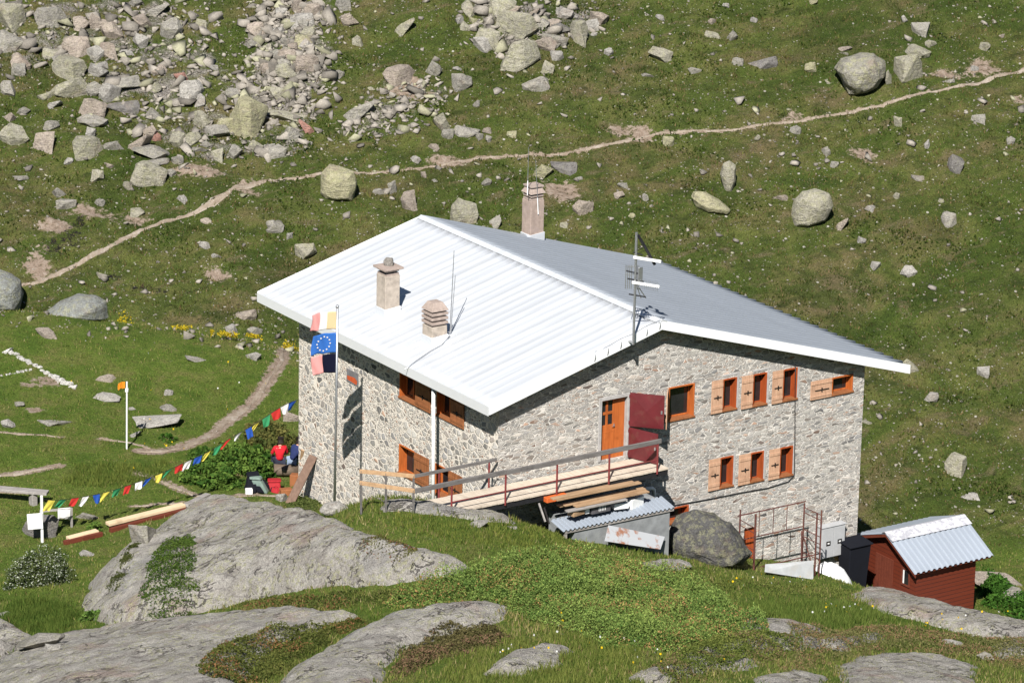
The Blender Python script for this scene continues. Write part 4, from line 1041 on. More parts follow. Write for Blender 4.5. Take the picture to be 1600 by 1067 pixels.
# ------------------------------------------------------------------ grass, shrubs and mats
def foliage_material(name, transl=.3, rough=.8):
    N = NT(name); c = N.attr('col', 0)
    d = N.t.nodes.new('ShaderNodeBsdfDiffuse'); tr = N.t.nodes.new('ShaderNodeBsdfTranslucent'); mx = N.t.nodes.new('ShaderNodeMixShader')
    N.t.links.new(c, d.inputs[0]); N.t.links.new(c, tr.inputs[0]); mx.inputs[0].default_value = transl
    N.t.links.new(d.outputs[0], mx.inputs[1]); N.t.links.new(tr.outputs[0], mx.inputs[2]); N.t.links.new(mx.outputs[0], N.out.inputs[0])
    return N.m
MAT['grass'] = foliage_material('grass_blades', .35)
MAT['leaf'] = foliage_material('leaves', .28)
RS = np.random.RandomState(11)
def blades(name, s, t, h, w, lean, col, z=None):
    n = len(s); z = Htop(s, t) if z is None else z; x, y = xy_of(s, t)
    a = RS.rand(n)*6.283; b = RS.rand(n)*6.283; ux, uy = np.cos(a)*w/2, np.sin(a)*w/2; l = h*lean*RS.rand(n)
    V = np.empty((n, 3, 3)); z = z-.02
    V[:, 0] = np.stack([x-ux, y-uy, z], -1); V[:, 1] = np.stack([x+ux, y+uy, z], -1); V[:, 2] = np.stack([x+np.cos(b)*l, y+np.sin(b)*l, z+h], -1)
    me = np_mesh(name, V.reshape(-1, 3), np.arange(3*n).reshape(n, 3))
    C = np.ones((n, 3, 4)); C[:, :, :3] = col[:, None, :]
    at = me.color_attributes.new('col', 'FLOAT_COLOR', 'POINT'); at.data.foreach_set('color', C.astype(np.float32).ravel())
    return link_mesh(name, me, MAT['grass'])
def lerp(a, b, f): return np.array(a)[None]*(1-f[:, None])+np.array(b)[None]*f[:, None]
def house_mask(s, t):
    x, y = xy_of(s, t); return ((x > -.15) & (x < 14.75) & (y > -.15) & (y < 12.3)) | ((x > -2.8) & (x < 5.7) & (y > -1.6) & (y < 0)) | ((x > 1.0) & (x < 5.5) & (y > -2.6) & (y < 0))| ((x > 15.9) & (x < 18.8) & (y > -1.6) & (y < 1.2))
GI = lambda arr, s, t: arr[np.clip(np.searchsorted(SL, s)-1, 0, len(SL)-2), np.clip(np.searchsorted(TL, t)-1, 0, len(TL)-2)]
# grass of the near ground
n = 540000
t = 84+(150-84)*RS.rand(n)**1.25; s = (RS.rand(n)-.5)*2*(t*.126+7)
near = GI(NEAR, s, t); dirt = GI(DIRT, s, t); D, _ = slab_at(s, t)
pat = .5+fbm(s*.9, t*.9, 61, 4)*1.3; tuf = .5+fbm(s*3.2, t*3.2, 63, 3)*1.5; big = .5+fbm(s*.25, t*.25, 65, 3)*1.4
tuf = np.clip(tuf, 0, 1); pat = np.clip(pat, 0, 1); big = np.clip(big, 0, 1)
ok = (near > .5) & (dirt < .30+.2*RS.rand(n)) & (D < .04+.22*RS.rand(n)**2) & ~house_mask(s, t) & (RS.rand(n) < .35+.75*tuf)
s, t, pat, tuf, big = [q[ok] for q in (s, t, pat, tuf, big)]
n = len(s); f = np.clip(pat*.7+big*.5-.15+.25*RS.randn(n), 0, 1)
col = lerp((.064, .112, .019), (.235, .250, .066), f); dry = RS.rand(n) < .10+.22*np.clip(big-.45, 0, 1)*2
col[dry] = lerp((.27, .20, .085), (.36, .30, .15), RS.rand(dry.sum())); col *= (.75+.5*RS.rand(n))[:, None]
hh = (.05+.13*tuf*(.4+.9*pat))*(.6+.7*RS.rand(n))*np.where(t < 121, 1.25, .85)
o = blades('meadow_grass', s, t, hh, .028+.014*RS.rand(n), .75, col)
tag(o, 'short green and straw coloured grass of the meadow and foreground', 'grass', kind='stuff')
# sparse sedge and tussocks of the slope behind
n = 330000
t = 142+(192-142)*RS.rand(n); s = (RS.rand(n)-.5)*2*(t*.126+2.5)
near = GI(NEAR, s, t); dirt = GI(DIRT, s, t)
pat = np.clip(.5+fbm(s*.55+t*.2, t*.9, 71, 4)*1.6, 0, 1); tuf = np.clip(.5+fbm(s*2.6, t*3.4, 73, 3)*1.7, 0, 1); big = np.clip(.5+fbm(s*.18, t*.2, 75, 3)*1.6, 0, 1)
ok = (near < .5) & (dirt < .28+.25*RS.rand(n)) & ~house_mask(s, t) & (RS.rand(n) < .05+1.0*tuf**1.6)
s, t, pat, tuf, big = [q[ok] for q in (s, t, pat, tuf, big)]; n = len(s)
f = np.clip(pat*.7+(big-.5)*1.1+.15+.18*RS.randn(n), 0, 1)
col = lerp((.034, .058, .011), (.148, .150, .045), f); dry = RS.rand(n) < .14+.3*np.clip(pat-.5, 0, 1)
col[dry] = lerp((.14, .10, .045), (.22, .165, .085), RS.rand(dry.sum())); col *= (.7+.6*RS.rand(n))[:, None]
o = blades('slope_grass', s, t, (.05+.11*tuf)*(.6+.7*RS.rand(n)), .045+.03*RS.rand(n), .8, col)
tag(o, 'olive green tussock grass covering the mountain slope', 'grass', kind='stuff')

def sprigs(name, s, t, z, size, col, up=.5, flat=1.):
    """small leaf-sized faces, pointing all ways"""
    n = len(s); x, y = xy_of(s, t)
    a = RS.rand(n)*6.283; e = (RS.rand(n)*2-1)*(1-up)+up
    d = np.stack([np.cos(a)*np.sqrt(1-np.clip(e, -1, 1)**2), np.sin(a)*np.sqrt(1-np.clip(e, -1, 1)**2), np.clip(e, -1, 1)], -1)
    r = RS.randn(n, 3); p = np.cross(d, r); p /= np.linalg.norm(p, axis=1)[:, None]+1e-9
    c = np.stack([x, y, z], -1); L = size[:, None]
    V = np.stack([c-d*L*.5, c+p*L*.26*flat, c+d*L*.5, c-p*L*.26*flat], 1)
    me = np_mesh(name, V.reshape(-1, 3), np.arange(4*n).reshape(n, 4))
    C = np.ones((n, 4, 4)); C[:, :, :3] = col[:, None, :]
    at = me.color_attributes.new('col', 'FLOAT_COLOR', 'POINT'); at.data.foreach_set('color', C.astype(np.float32).ravel())
    return me
def mat_patch(poly_px, n, hgt, size, pal, name, label, cat, seed, tip=None, edge=.5):
    poly = st_poly(poly_px); P = np.array(poly)
    s = RS.uniform(P[:, 0].min()-.4, P[:, 0].max()+.4, n*3); t = RS.uniform(P[:, 1].min()-.4, P[:, 1].max()+.4, n*3)
    d = sdist(s, t, poly)+.8*fbm(s*1.2, t*1.2, seed, 4); ok = d > 0; s, t, d = s[ok][:n], t[ok][:n], d[ok][:n]; m = len(s)
    cl = np.clip(.5+2.3*fbm(s*1.0, t*1.0, seed+1, 3), 0, 1); c2 = np.clip(.5+2.2*fbm(s*3.6, t*3.6, seed+2, 2), 0, 1)
    top = hgt*(.15+.6*cl+.55*c2)*np.clip(d/edge, .25, 1); u = RS.rand(m)**.6
    z = Htop(s, t)+top*u
    f = np.clip(.15+cl*.4+c2*.25+.25*RS.randn(m), 0, 1); col = lerp(pal[0], pal[1], f)
    if tip is not None:
        w = np.clip(.5+2.2*fbm(s*.8, t*.8, seed+4, 3)+tip[1], 0, 1)*(u > .55)*(RS.rand(m) < tip[2]); k = w > .5
        col[k] = lerp(tip[0], tuple(q*1.25 for q in tip[0]), RS.rand(k.sum()))
    col *= (.7+.6*RS.rand(m))[:, None]
    o = link_mesh(name, sprigs(name, s, t, z, size*(.6+.8*RS.rand(m)), col, .45), MAT['leaf'])
    tag(o, label, cat, kind='stuff'); return o
JUN = ((.060, .125, .028), (.27, .345, .09))
mat_patch([(600,948),(640,925),(700,908),(745,890),(790,876),(850,872),(910,878),(980,895),(1050,910),(1110,935),(1170,962),(1205,990),(1160,1012),(1060,1020),(960,1015),(880,985),(815,960),(760,942),(680,950),(630,958)],
          110000, .75, .06, JUN, 'juniper_mat', 'broad creeping juniper mat with orange brown tips in the foreground', 'juniper', 201, ((.30, .18, .075), -.14, .26))
mat_patch([(345,948),(400,938),(480,928),(560,925),(640,922),(620,940),(540,950),(460,958),(380,960)], 9000, .20, .07, ((.05, .07, .018), (.16, .17, .05)), 'crowberry_mat', 'yellow green ground cover in the crack between two bedrock slabs', 'ground cover', 211, ((.16, .08, .04), -.15, .35), .25)
mat_patch([(300,1060),(360,1030),(420,1003),(480,985),(560,968),(575,975),(520,1000),(460,1040),(420,1067),(330,1085)], 14000, .24, .07, ((.04, .055, .015), (.14, .15, .04)), 'bilberry_mat', 'mixed green and russet bilberry strip across the bedrock rib', 'bilberry', 221, ((.19, .10, .045), -.12, .4), .25)
mat_patch([(640,1010),(690,990),(740,985),(790,975),(800,1000),(740,1020),(680,1035),(650,1050),(620,1067),(600,1060)], 11000, .24, .07, ((.055, .05, .022), (.15, .13, .055)), 'heather_mat', 'brown heather tuft patch beside the pale bedrock hump', 'heather', 231, ((.17, .105, .065), -.02, .5), .3)
mat_patch([(215,958),(235,915),(255,890),(295,882),(308,900),(304,950),(285,972),(240,980)], 9000, .20, .07, ((.03, .065, .012), (.10, .145, .03)), 'moss_patch', 'dark green moss and bilberry hollow in the bedrock dome', 'moss', 241, None, .2)
mat_patch([(165,945),(190,905),(215,870),(222,876),(205,910),(195,935),(180,955)], 8000, .12, .05, ((.035, .05, .015), (.10, .11, .035)), 'moss_strip', 'thin mossy strip in the crack of the bedrock dome', 'moss', 251, None, .15)
mat_patch([(1010,1050),(1080,1015),(1170,1000),(1250,1010),(1240,1030),(1150,1045),(1060,1075)], 22000, .22, .06, ((.06, .09, .02), (.18, .20, .05)), 'moss_ridge', 'yellowish green shrubs along the narrow bedrock ridge', 'ground cover', 261, ((.16, .12, .06), .0, .5), .3)
mat_patch([(1240,990),(1380,975),(1560,1000),(1640,1010),(1640,1060),(1500,1030),(1400,1015),(1300,1035),(1230,1060)], 30000, .16, .055, ((.07, .085, .025), (.21, .19, .08)), 'alpine_turf', 'mottled brown green alpine turf at the bottom right', 'ground cover', 271, ((.20, .12, .07), .0, .5), .3)
mat_patch([(1000,900),(1130,905),(1250,915),(1340,925),(1300,935),(1150,925),(1040,915)], 7000, .12, .06, ((.06, .09, .02), (.15, .17, .045)), 'clover_patch', 'low yellow green clover strip below the scaffold frame', 'ground cover', 281, None, .3)
mat_patch([(560,880),(610,876),(650,880),(640,898),(590,902),(555,895)], 2500, .10, .06, ((.07, .075, .02), (.16, .15, .05)), 'lichen_turf', 'small olive turf patch on the bedrock dome', 'ground cover', 291, ((.18, .09, .06), .1, .5), .2)
mat_patch([(440,790),(470,780),(500,785),(495,800),(455,802)], 2500, .22, .08, ((.05, .075, .02), (.14, .16, .05)), 'weed_patch', 'grey green weeds at the foot of the house corner', 'weeds', 295, None, .2)
mat_patch([(1527,905),(1560,905),(1600,935),(1640,960),(1640,985),(1590,975),(1540,945)], 6000, .5, .13, ((.025, .075, .012), (.07, .15, .025)), 'nettle_patch', 'deep green tall weeds right of the red shed', 'weeds', 297, None, .3)
# long grass tufts
def long_grass(poly_px, n, hgt, cola, colb, label, seed, name='long_grass'):
    poly = st_poly(poly_px); P = np.array(poly)
    s = RS.uniform(P[:, 0].min(), P[:, 0].max(), n*4); t = RS.uniform(P[:, 1].min(), P[:, 1].max(), n*4)
    d = sdist(s, t, poly)+1.6*fbm(s*1.1, t*1.1, seed, 4)-.4*RS.rand(len(s)); D, _ = slab_at(s, t); ok = (d > 0) & (D < .05); s, t = s[ok][:n], t[ok][:n]; m = len(s)
    tu = np.clip(.5+1.5*fbm(s*3, t*3, seed+1, 2), 0, 1)
    o = blades(name, s, t, hgt*(.4+.7*tu)*(.6+.6*RS.rand(m)), .022+.014*RS.rand(m), .6, lerp(cola, colb, np.clip(tu*.6+.3*RS.randn(m)+.2, 0, 1)))
    tag(o, label, 'grass', kind='stuff')
long_grass([(1130,945),(1200,935),(1300,945),(1390,960),(1400,975),(1310,985),(1220,970)], 9000, .30, (.05, .095, .017), (.17, .215, .05), 'deep green long grass strip left of the shed ledge', 301)
long_grass([(0,930),(60,935),(110,945),(130,970),(120,1000),(60,1000),(0,990)], 8000, .30, (.04, .085, .015), (.14, .185, .04), 'deep green long grass at the lower left', 311)
long_grass([(560,800),(640,800),(720,810),(820,820),(900,845),(860,865),(740,860),(640,835)], 9000, .18, (.07, .115, .02), (.22, .24, .055), 'fresh green grass between dome and footbridge', 321)
long_grass([(200,720),(270,720),(280,760),(180,760),(90,760),(100,735)], 3500, .24, (.06, .105, .02), (.19, .22, .05), 'long green grass behind the prayer flags', 331)
long_grass([(800,1000),(900,990),(1000,1020),(1000,1067),(880,1090),(700,1090),(650,1060),(720,1030)], 9000, .26, (.065, .11, .02), (.22, .24, .06), 'long green grass at the bottom centre', 341)
# yellow flowers along the edge of the meadow
poly = [ground(*p)[:2] for p in ((150,492),(200,505),(270,517),(330,526),(380,533),(430,541),(468,552))]
Pp = np.array(poly); k = np.linspace(0, len(Pp)-1, 2600); s = np.interp(k, range(len(Pp)), Pp[:, 0])+RS.randn(2600)*.12; t = np.interp(k, range(len(Pp)), Pp[:, 1])-.35+RS.randn(2600)*.28
dn = (.5+1.6*fbm(s*1.3, t*.6, 401, 3)+.12*(s > Pp[3, 0])) > .60; s, t = s[dn], t[dn]; m = len(s)
me = sprigs('yellow_flowers', s, t, H(s, t)+.16+.14*RS.rand(m), .05+.04*RS.rand(m), lerp((.36, .27, .015), (.55, .42, .03), RS.rand(m)), .8, 1.8)
tag(link_mesh('yellow_flowers', me, MAT['leaf']), 'band of yellow flowers along the far edge of the meadow', 'flowers', kind='stuff')
m = 240; s, t = [], []
for px, py, rx, ry in ((1030,1040,130,25),(1330,960,80,12),(1180,920,120,14),(900,1010,60,30),(1480,985,100,12),(820,1040,60,14),(300,600,200,60),(250,700,120,50)):
    for _ in range(16):
        a = ground(px+rng.gauss(0, .5)*rx, min(1075, py+rng.gauss(0, .5)*ry)); s.append(a[0]); t.append(a[1])
s, t = np.array(s), np.array(t); m = len(s)
me = sprigs('meadow_flowers', s, t, Htop(s, t)+.2+.1*RS.rand(m), .055+.03*RS.rand(m), np.where((RS.rand(m) < .6)[:, None], [[.75, .50, .02]], [[.7, .7, .66]]), .8, 1.8)
tag(link_mesh('meadow_flowers', me, MAT['leaf']), 'scattered yellow and white flowers in the grass', 'flowers', kind='stuff')

# low dark shrubs in drifts over the slope
n = 120000
t = 143+(192-143)*RS.rand(n); s = (RS.rand(n)-.5)*2*(t*.126+2.5)
dr = fbm(s*.5+.15*t, t*.8, 501, 4)+.35*fbm(s*2.2, t*2.6, 503, 3)
ok = (GI(NEAR, s, t) < .4) & (GI(DIRT, s, t) < .25) & ~house_mask(s, t) & (dr > .13+.10*RS.rand(n)); s, t, dr = s[ok], t[ok], dr[ok]; n = len(s)
me = sprigs('low_shrubs', s, t, H(s, t)+.20*RS.rand(n)*np.clip((dr-.1)*5, .2, 1), .09+.07*RS.rand(n), lerp((.018, .036, .007), (.060, .088, .016), RS.rand(n)), .45)
tag(link_mesh('low_shrubs', me, MAT['leaf']), 'low dark green dwarf shrubs drifting over the mountain slope', 'shrubs', kind='stuff')

def bush(base, rx, ry, rz, n, size, pal, label, cat, seed, leaf_flat=1., silver=None, name='bush'):
    """stems and many separate leaves gathered in clumps"""
    rg_ = np.random.RandomState(seed); root = empty(name, base, label, cat)
    K = max(12, int(rx*ry*60)); cl = []
    while len(cl) < K:
        p = rg_.uniform(-1, 1, 3); p[2] = abs(p[2])
        if p[0]**2+p[1]**2+p[2]**2 < 1: cl.append(p)
    cl = np.array(cl); ci = rg_.randint(0, K, n); rad = (.18+.12*rg_.rand(K))[ci]
    q = rg_.randn(n, 3); q /= np.linalg.norm(q, axis=1)[:, None]; pos = cl[ci]+q*(rad*rg_.rand(n)**.4)[:, None]
    x = base[0]+(pos[:, 0]*ER[0]*rx+pos[:, 1]*EF[0]*ry); y = base[1]+(pos[:, 0]*ER[1]*rx+pos[:, 1]*EF[1]*ry)
    ss, tt = st_of(x, y); z = H(ss, tt)+np.clip(pos[:, 2], .02, None)*rz
    f = np.clip(.5+.3*rg_.randn(K)[ci]+.24*rg_.randn(n), 0, 1); col = lerp(pal[0], pal[1], f)
    if silver is not None:
        k = rg_.rand(n) < silver; col[k] = lerp((.38, .42, .33), (.60, .62, .52), rg_.rand(k.sum()))
    col *= (.75+.5*rg_.rand(n))[:, None]
    me = sprigs('foliage', ss, tt, z, size*(.6+.8*rg_.rand(n)), col, .35, leaf_flat)
    link_mesh('foliage', me, MAT['leaf'], root)
    m = MB()
    for p in cl[:26]:
        e = Vector((base[0]+p[0]*ER[0]*rx+p[1]*EF[0]*ry, base[1]+p[0]*ER[1]*rx+p[1]*EF[1]*ry, 0)); e.z = zat(e.x, e.y)+p[2]*rz
        a = Vector(base)+Vector((p[0]*.15, p[1]*.15, -.05)); m.tube([a, (a+e)/2+Vector((0, 0, .05)), e], [.018, .012, .005], 5)
    m.build('stems', MAT['stem'], root)
MAT['stem'] = mat_plain('woody_stems', (.10, .07, .045), .9)
bush(G(62, 912), 1.0, .75, 1.15, 16000, .065, ((.035, .055, .018), (.12, .15, .05)), 'rounded silvery willow bush at the lower left', 'bush', 71, .9, .20, 'willow_bush')
for i, (px, py, rx, ry, rz, lab) in enumerate(((330, 752, 1.15, .9, .55, 'broad leaved dock plants left of the path junction'), (385, 728, 1.2, 1.3, .65, 'broad leaved dock clump between the flags and the people'),
                                       (420, 690, 1.0, 1.2, .45, 'russet topped dock clump beside the house corner'), (330, 722, .8, .9, .45, 'low dock clump under the prayer flag line'))):
    bush(G(px, py), rx, ry, rz, 6500, .12, ((.035, .085, .016), (.13, .205, .04)) if i != 2 else ((.05, .07, .02), (.14, .13, .04)), lab, 'plant', 80+i, 1.5, None, 'dock_plant')
bush(G(150, 828), .28, .3, .25, 500, .12, ((.05, .10, .02), (.13, .20, .04)), 'small bright weed growing between the pale beams', 'plant', 91, 1.2, None, 'weed')
bush(G(142, 968), .35, .35, .35, 900, .14, ((.05, .10, .02), (.14, .22, .05)), 'bright green fern at the foot of the bedrock dome', 'plant', 92, .8, None, 'fern')
bush(G(262, 688), .3, .3, .22, 500, .11, ((.03, .08, .012), (.09, .16, .03)), 'small green plant beside the meadow path', 'plant', 93, 1.3, None, 'weed')

# ------------------------------------------------------------------ footbridge to the upper door
def xY(px, py, y): return float(onY(px, py, y)[0])
fb = empty('footbridge', (1.4, -.8, .9), 'wooden footbridge with burgundy posts and grey handrails leading to the upper door', 'footbridge')
DZ, YF, YB, XA, XB = .94, -1.50, -.14, -2.75, 5.55
m = MB(); nb = 42
for i in range(nb):
    a = XA+(XB-XA)*i/nb; m.box(a+.006, a+(XB-XA)/nb-.006, YF+.01*((i*7) % 3), YB-.01*((i*5) % 4), DZ-.05, DZ+.004*((i*3) % 3))
m.build('deck', MAT['deckwood'], fb)
for y in (YF+.1, YB-.12):
    m = MB(); m.box(XA+.1, XB, y-.05, y+.05, DZ-.24, DZ-.055); m.build('beam', MAT['black'], fb)
fx = [xY(px, 760, YF) for px in (706, 790, 870, 951, 1026)]
for i, x in enumerate(fx):
    m = MB(); m.tube([(x, YF, DZ-.12), (x, YF, DZ+.92)], .032, 8)
    if i == 0: m.tube([(x, YF, DZ+.12), (x+.22, YF-.12, DZ-.3)], .026, 8)
    m.build('post', MAT['redpipe'], fb)
bx = [xY(px, 745, YB) for px in (686, 764)]
for x in bx: 
    m = MB(); m.tube([(x, YB, DZ-.1), (x, YB, DZ+.86)], .032, 8); m.build('post', MAT['redpipe'], fb)
m = MB(); m.tube([(fx[0], YF, DZ+.34), (fx[-1], YF, DZ+.36)], .02, 8); m.build('mid_rail', MAT['redpipe'], fb)
m = MB(); m.tube([(bx[0]-.3, YB, DZ+.32), (-.1, YB, DZ+.34)], .02, 8); m.build('mid_rail', MAT['redpipe'], fb)
xa = xY(648, 768, YF)
m = MB()
for a, b in ((xa, fx[1]), (fx[1]+.01, fx[4]+.12)): m.bar((a, YF, DZ+.95), (b, YF, DZ+.97), .07, .15)
m.build('handrail', MAT['railwood'], fb, .008)
xb = xY(648, 747, YB)
m = MB(); m.bar((xb, YB, DZ+.86), (-.14, YB, DZ+.88), .06, .10); m.build('handrail', MAT['railwood'], fb, .006)
for (x0, y0, z0), (px, py) in (((xa, YF, DZ+.95), (562, 754)), ((xb, YB, DZ+.86), (562, 736))):
    e = onPlane(px, py, (x0-1.15, y0+1.5, 0), (EF[0], EF[1], 0)); m = MB(); m.bar((x0, y0, z0), e, .05, .13)
    o = m.build('handrail', MAT['palewood'], fb, .006); o['label'] = 'fresh pale board rail'
    for f in (.02, .52, .97):
        q = Vector((x0, y0, z0)).lerp(Vector(e), f); m = MB(); m.bar((q.x, q.y, zat(q.x, q.y)-.2), (q.x, q.y, q.z+.02), .05, .05); m.build('post', MAT['railwood'], fb)

# ------------------------------------------------------------------ lean-to and the clutter beside it
YA, YB2, YC = -2.35, -1.72, -.9
x0, x1 = xY(878, 826, YA), xY(1052, 797, YA); zr = float(onY(965, 811, YA)[2])
MAT['zinc'] = sheet_metal('bluish_zinc_sheet', (.34, .38, .435), .2, .42, .12)
lt = empty('lean_to', ((x0+x1)/2, -1.8, zr-1), 'low grey lean-to with a corrugated metal roof against the gable wall', 'lean-to')
m = MB(); n = 26
for i in range(n):
    a = x0+(x1-x0)*i/n; b = x0+(x1-x0)*(i+1)/n; h = .045
    pr = [(a, 0), (a+(b-a)*.35, 0), (a+(b-a)*.45, h), (b-(b-a)*.1, h), (b, 0)]
    V = [(x, YA-.08, zr+z) for x, z in pr]+[(x, YB2, zr+.15+z) for x, z in pr]
    m.add(V, [(j, j+1, 5+j+1, 5+j) for j in range(4)])
o = m.build('roof', MAT['zinc'], lt); mo = o.modifiers.new('t', 'SOLIDIFY'); mo.thickness = .01
m = MB(); m.box(x0+.5, x1-.12, YA+.02, YA+.12, zr-2.4, zr-.03); m.box(x1-.22, x1-.12, YA+.12, YC, zr-2.4, zr-.03); m.box(x0+.5, x0+.6, YA+.12, YC, zr-2.4, zr-.03); m.box(x0+.5, x1-.12, YB2+.03, YC, zr-.02, zr+.10)
m.build('wall', mat_plain('grey_cement_render', (.25, .26, .265), .9, 0, .25, 3, .4, .1, (.25, .26, .255)), lt)
m = MB(); m.bar((x0+.1, YA, zr-.06), (x1, YA, zr-.06), .07, .08); m.build('beam', MAT['greywood'], lt)
for xx in (x0+.15, ):
    m = MB(); m.bar((xx, YA+.02, zat(xx, YA)-.2), (xx, YA+.02, zr-.08), .08, .08); m.build('post', MAT['greywood'], lt)
def slab_quad(name, pxs, y, thick, mat, label, cat, yshift=(0, 0, 0, 0), group=None, bevel=.004):
    P = [Vector(onY(px, py, y+d)) for (px, py), d in zip(pxs, yshift)]; nrm = (P[1]-P[0]).cross(P[2]-P[0]).normalized()*thick
    m = MB(); m.prism(P, nrm); o = m.build(name, mat, None, bevel); tag(o, label, cat, group); return o
N = NT('rust_streaked_sheet'); o_ = N.obj()
MAT['rusty'] = N.bsdf(N.mix(N.step(N.noise(o_, 1.6, 5, .6), .50, .60), (.44, .45, .46), (.32, .15, .09)), .55, None, .1)
slab_quad('metal_sheet', [(945, 845), (951, 820), (1039, 838), (1032, 858)], YA-.25, .02, MAT['rusty'], 'pale metal sheet with rust patches leaning on the lean-to', 'metal sheet', (-.25, .1, .1, -.25))
slab_quad('board_panel', [(1195, 893), (1196, 881), (1271, 875), (1271, 905)], -2.5, .025, mat_plain('dull_white_panel', (.42, .43, .43), .7, 0, .15, 3, 0, .2, (.38, .37, .35)), 'dull white panel lying against the foot of the scaffold', 'panel', (-.2, .05, .05, -.2))
# planks stacked on the lean-to
pk = [((868, 785), (1000, 749)), ((872, 792), (985, 765)), ((880, 795), (1007, 757)), ((862, 780), (990, 752)), ((885, 802), (978, 776)), ((866, 776), (952, 758)), ((898, 790), (1012, 768))]
for i, (a, b) in enumerate(pk):
    y = -1.62-.15*i if i < 5 else (-1.5, -2.1)[i-5]
    A, B = Vector(onY(*a, y)), Vector(onY(*b, y)); A.z = B.z = max(zr+.30, min(A.z, B.z)+.0) if i == 99 else (A.z+B.z)/2
    m = MB(); m.bar(A, B, .20, .045); o = m.build('plank', MAT['plank'] if i != 4 else MAT['greywood'], None, .004)
    tag(o, ['long orange brown plank at the back of the pile under the footbridge', 'short orange brown plank in the middle of the pile under the footbridge', 'long plank at the front edge of the pile, sticking out to the right',
            'orange brown plank sticking out left at the top of the pile', 'thin grey weathered board in front of the orange planks',
            'short plank lying askew at the top left of the pile', 'plank at the right edge of the pile reaching past the foam blocks'][i], 'plank', 'planks piled under the footbridge')
z0 = zr+.2
m = MB(); A = onY(852, 781, -1.55); B = onY(884, 774, -1.55); m.bar(A, B, .2, .16); tag(m.build('timber_offcut', mat_plain('orange_plastic', (.62, .13, .03), .6), None, .01), 'bright orange offcut lying under the footbridge edge', 'offcut')
def small_box(name, px, py, y, w, d, h, mat, label, cat, rz=0., group=None):
    P = onY(px, py, y); ca, sa = math.cos(rz), math.sin(rz)
    m = MB(U=(ca, sa, 0), V=(-sa, ca, 0), W=(0, 0, 1), O=P); m.box(-w/2, w/2, -d/2, d/2, -h/2, h/2); o = m.build(name, mat, None, .012); tag(o, label, cat, group); return o
small_box('foam_block', 988, 783, -1.8, .62, .45, .34, MAT['white'], 'white foam block at the right end of the plank pile', 'foam block', .3, 'white foam blocks on the lean-to')
small_box('foam_block', 968, 788, -2.0, .5, .35, .2, MAT['white'], 'flatter white foam block in front of the plank pile', 'foam block', -.2, 'white foam blocks on the lean-to')
cr = small_box('crate', 934, 790, -2.0, .72, .4, .34, mat_plain('dark_grey_plastic', (.09, .085, .09), .5), 'dark grey crate with white stripes under the planks', 'crate')
P = Vector(onY(934, 790, -2.0)); m = MB(O=P)
for i in range(5): m.box(-.1+i*.06, -.08+i*.06, -.212, -.203, -.1, .08)
m.build('stripes', MAT['white'], cr)
small_box('carton', 914, 794, -2.0, .16, .3, .28, MAT['white'], 'small white carton left of the dark crate', 'carton')
small_box('timber_block', 900, 800, -2.1, .5, .3, .15, MAT['plank'], 'short wooden block at the left end of the lean-to roof', 'wood block', .2)
m = MB(); P = [onY(px, py, -.35) for px, py in ((1001, 765), (1022, 762), (1023, 790))]
m.tube([tuple(P[0]), tuple(P[1]+np.array([-.06, 0, 0])), tuple(P[1]+np.array([0, 0, -.06])), tuple(P[2])], .06, 10)
tag(m.build('drain_pipe', MAT['white'], None, 0, True), 'white plastic drain pipe with an elbow at the gable wall', 'pipe')
for i, (a, b, lab) in enumerate((((842, 786), (852, 815), 'grey stake leaning at the left end of the lean-to'), ((850, 793), (858, 818), 'rusty iron stake leaning beside the lean-to'))):
    m = MB(); m.bar(onY(*a, -1.9), onY(*b, -2.3), .05, .04); tag(m.build('stake', MAT['greywood'] if i == 0 else MAT['iron'], None), lab, 'stake')

# ------------------------------------------------------------------ scaffold frame, cabinet, pile by the wall
sc = empty('scaffold', tuple(onY(1220, 890, -1.6)), 'rusty burgundy scaffold frame standing against the gable wall', 'scaffold')
yb, yf = -1.15, -2.05
MAT['rustpipe'] = mat_plain('rusty_scaffold_pipe', (.13, .05, .042), .65, .2, .35, 9, 0, .3, (.17, .075, .05))
def up(px, py, y, name='upright', r=.027):
    P = onY(px, py, y); m = MB(); m.tube([(P[0], y, zat(P[0], y)-.15), (P[0], y, P[2])], r, 8); m.build(name, MAT['rustpipe'], sc); return P
A = up(1157, 796, yb); B = up(1181, 803, yf, r=.035); C = up(1257, 786, yb); E = up(1284, 797, yf); D = up(1277, 801, yf, r=.03)
def rail(z, x0, x1, y0, y1, r=.022, name='rail'):
    m = MB(); m.tube([(x0, y0, z), (x1, y1, z)], r, 8); m.build(name, MAT['rustpipe'], sc)
zt = A[2]-.2; zm = zt-.86
rail(zt, A[0]-.1, C[0]+.05, yb, yb); rail(zm, A[0], C[0], yb, yb); rail(zm-.95, A[0], C[0]+.5, yb-.3, yb-.3)
for f in (.30, .52, .73):
    x = A[0]+(C[0]-A[0])*f; m = MB(); m.tube([(x, yb, zt), (x, yb, zm)], .014, 6); m.build('bar', MAT['rustpipe'], sc)
for z in (zt-.15, zt-.33, zm-.05, zm-.3, zm-.85):
    rail(z, A[0], B[0], yb, yf, .015, 'rung'); rail(z-.05, C[0], E[0], yb, yf, .015, 'rung')
m = MB(); m.tube([(C[0]-.15, yb-.1, zm-.1), (C[0]+.15, yb-.5, zat(C[0], yb-.5))], .02, 6); m.build('brace', MAT['rustpipe'], sc)
m = MB(); m.tube([(C[0]-.15, yb-.1, zm-.1), (C[0]-.25, yb-.3, zat(C[0], yb-.5))], .02, 6); m.build('brace', MAT['rustpipe'], sc)
P0, P1 = onY(1285, 826, -.28), onY(1319, 866, -.28)
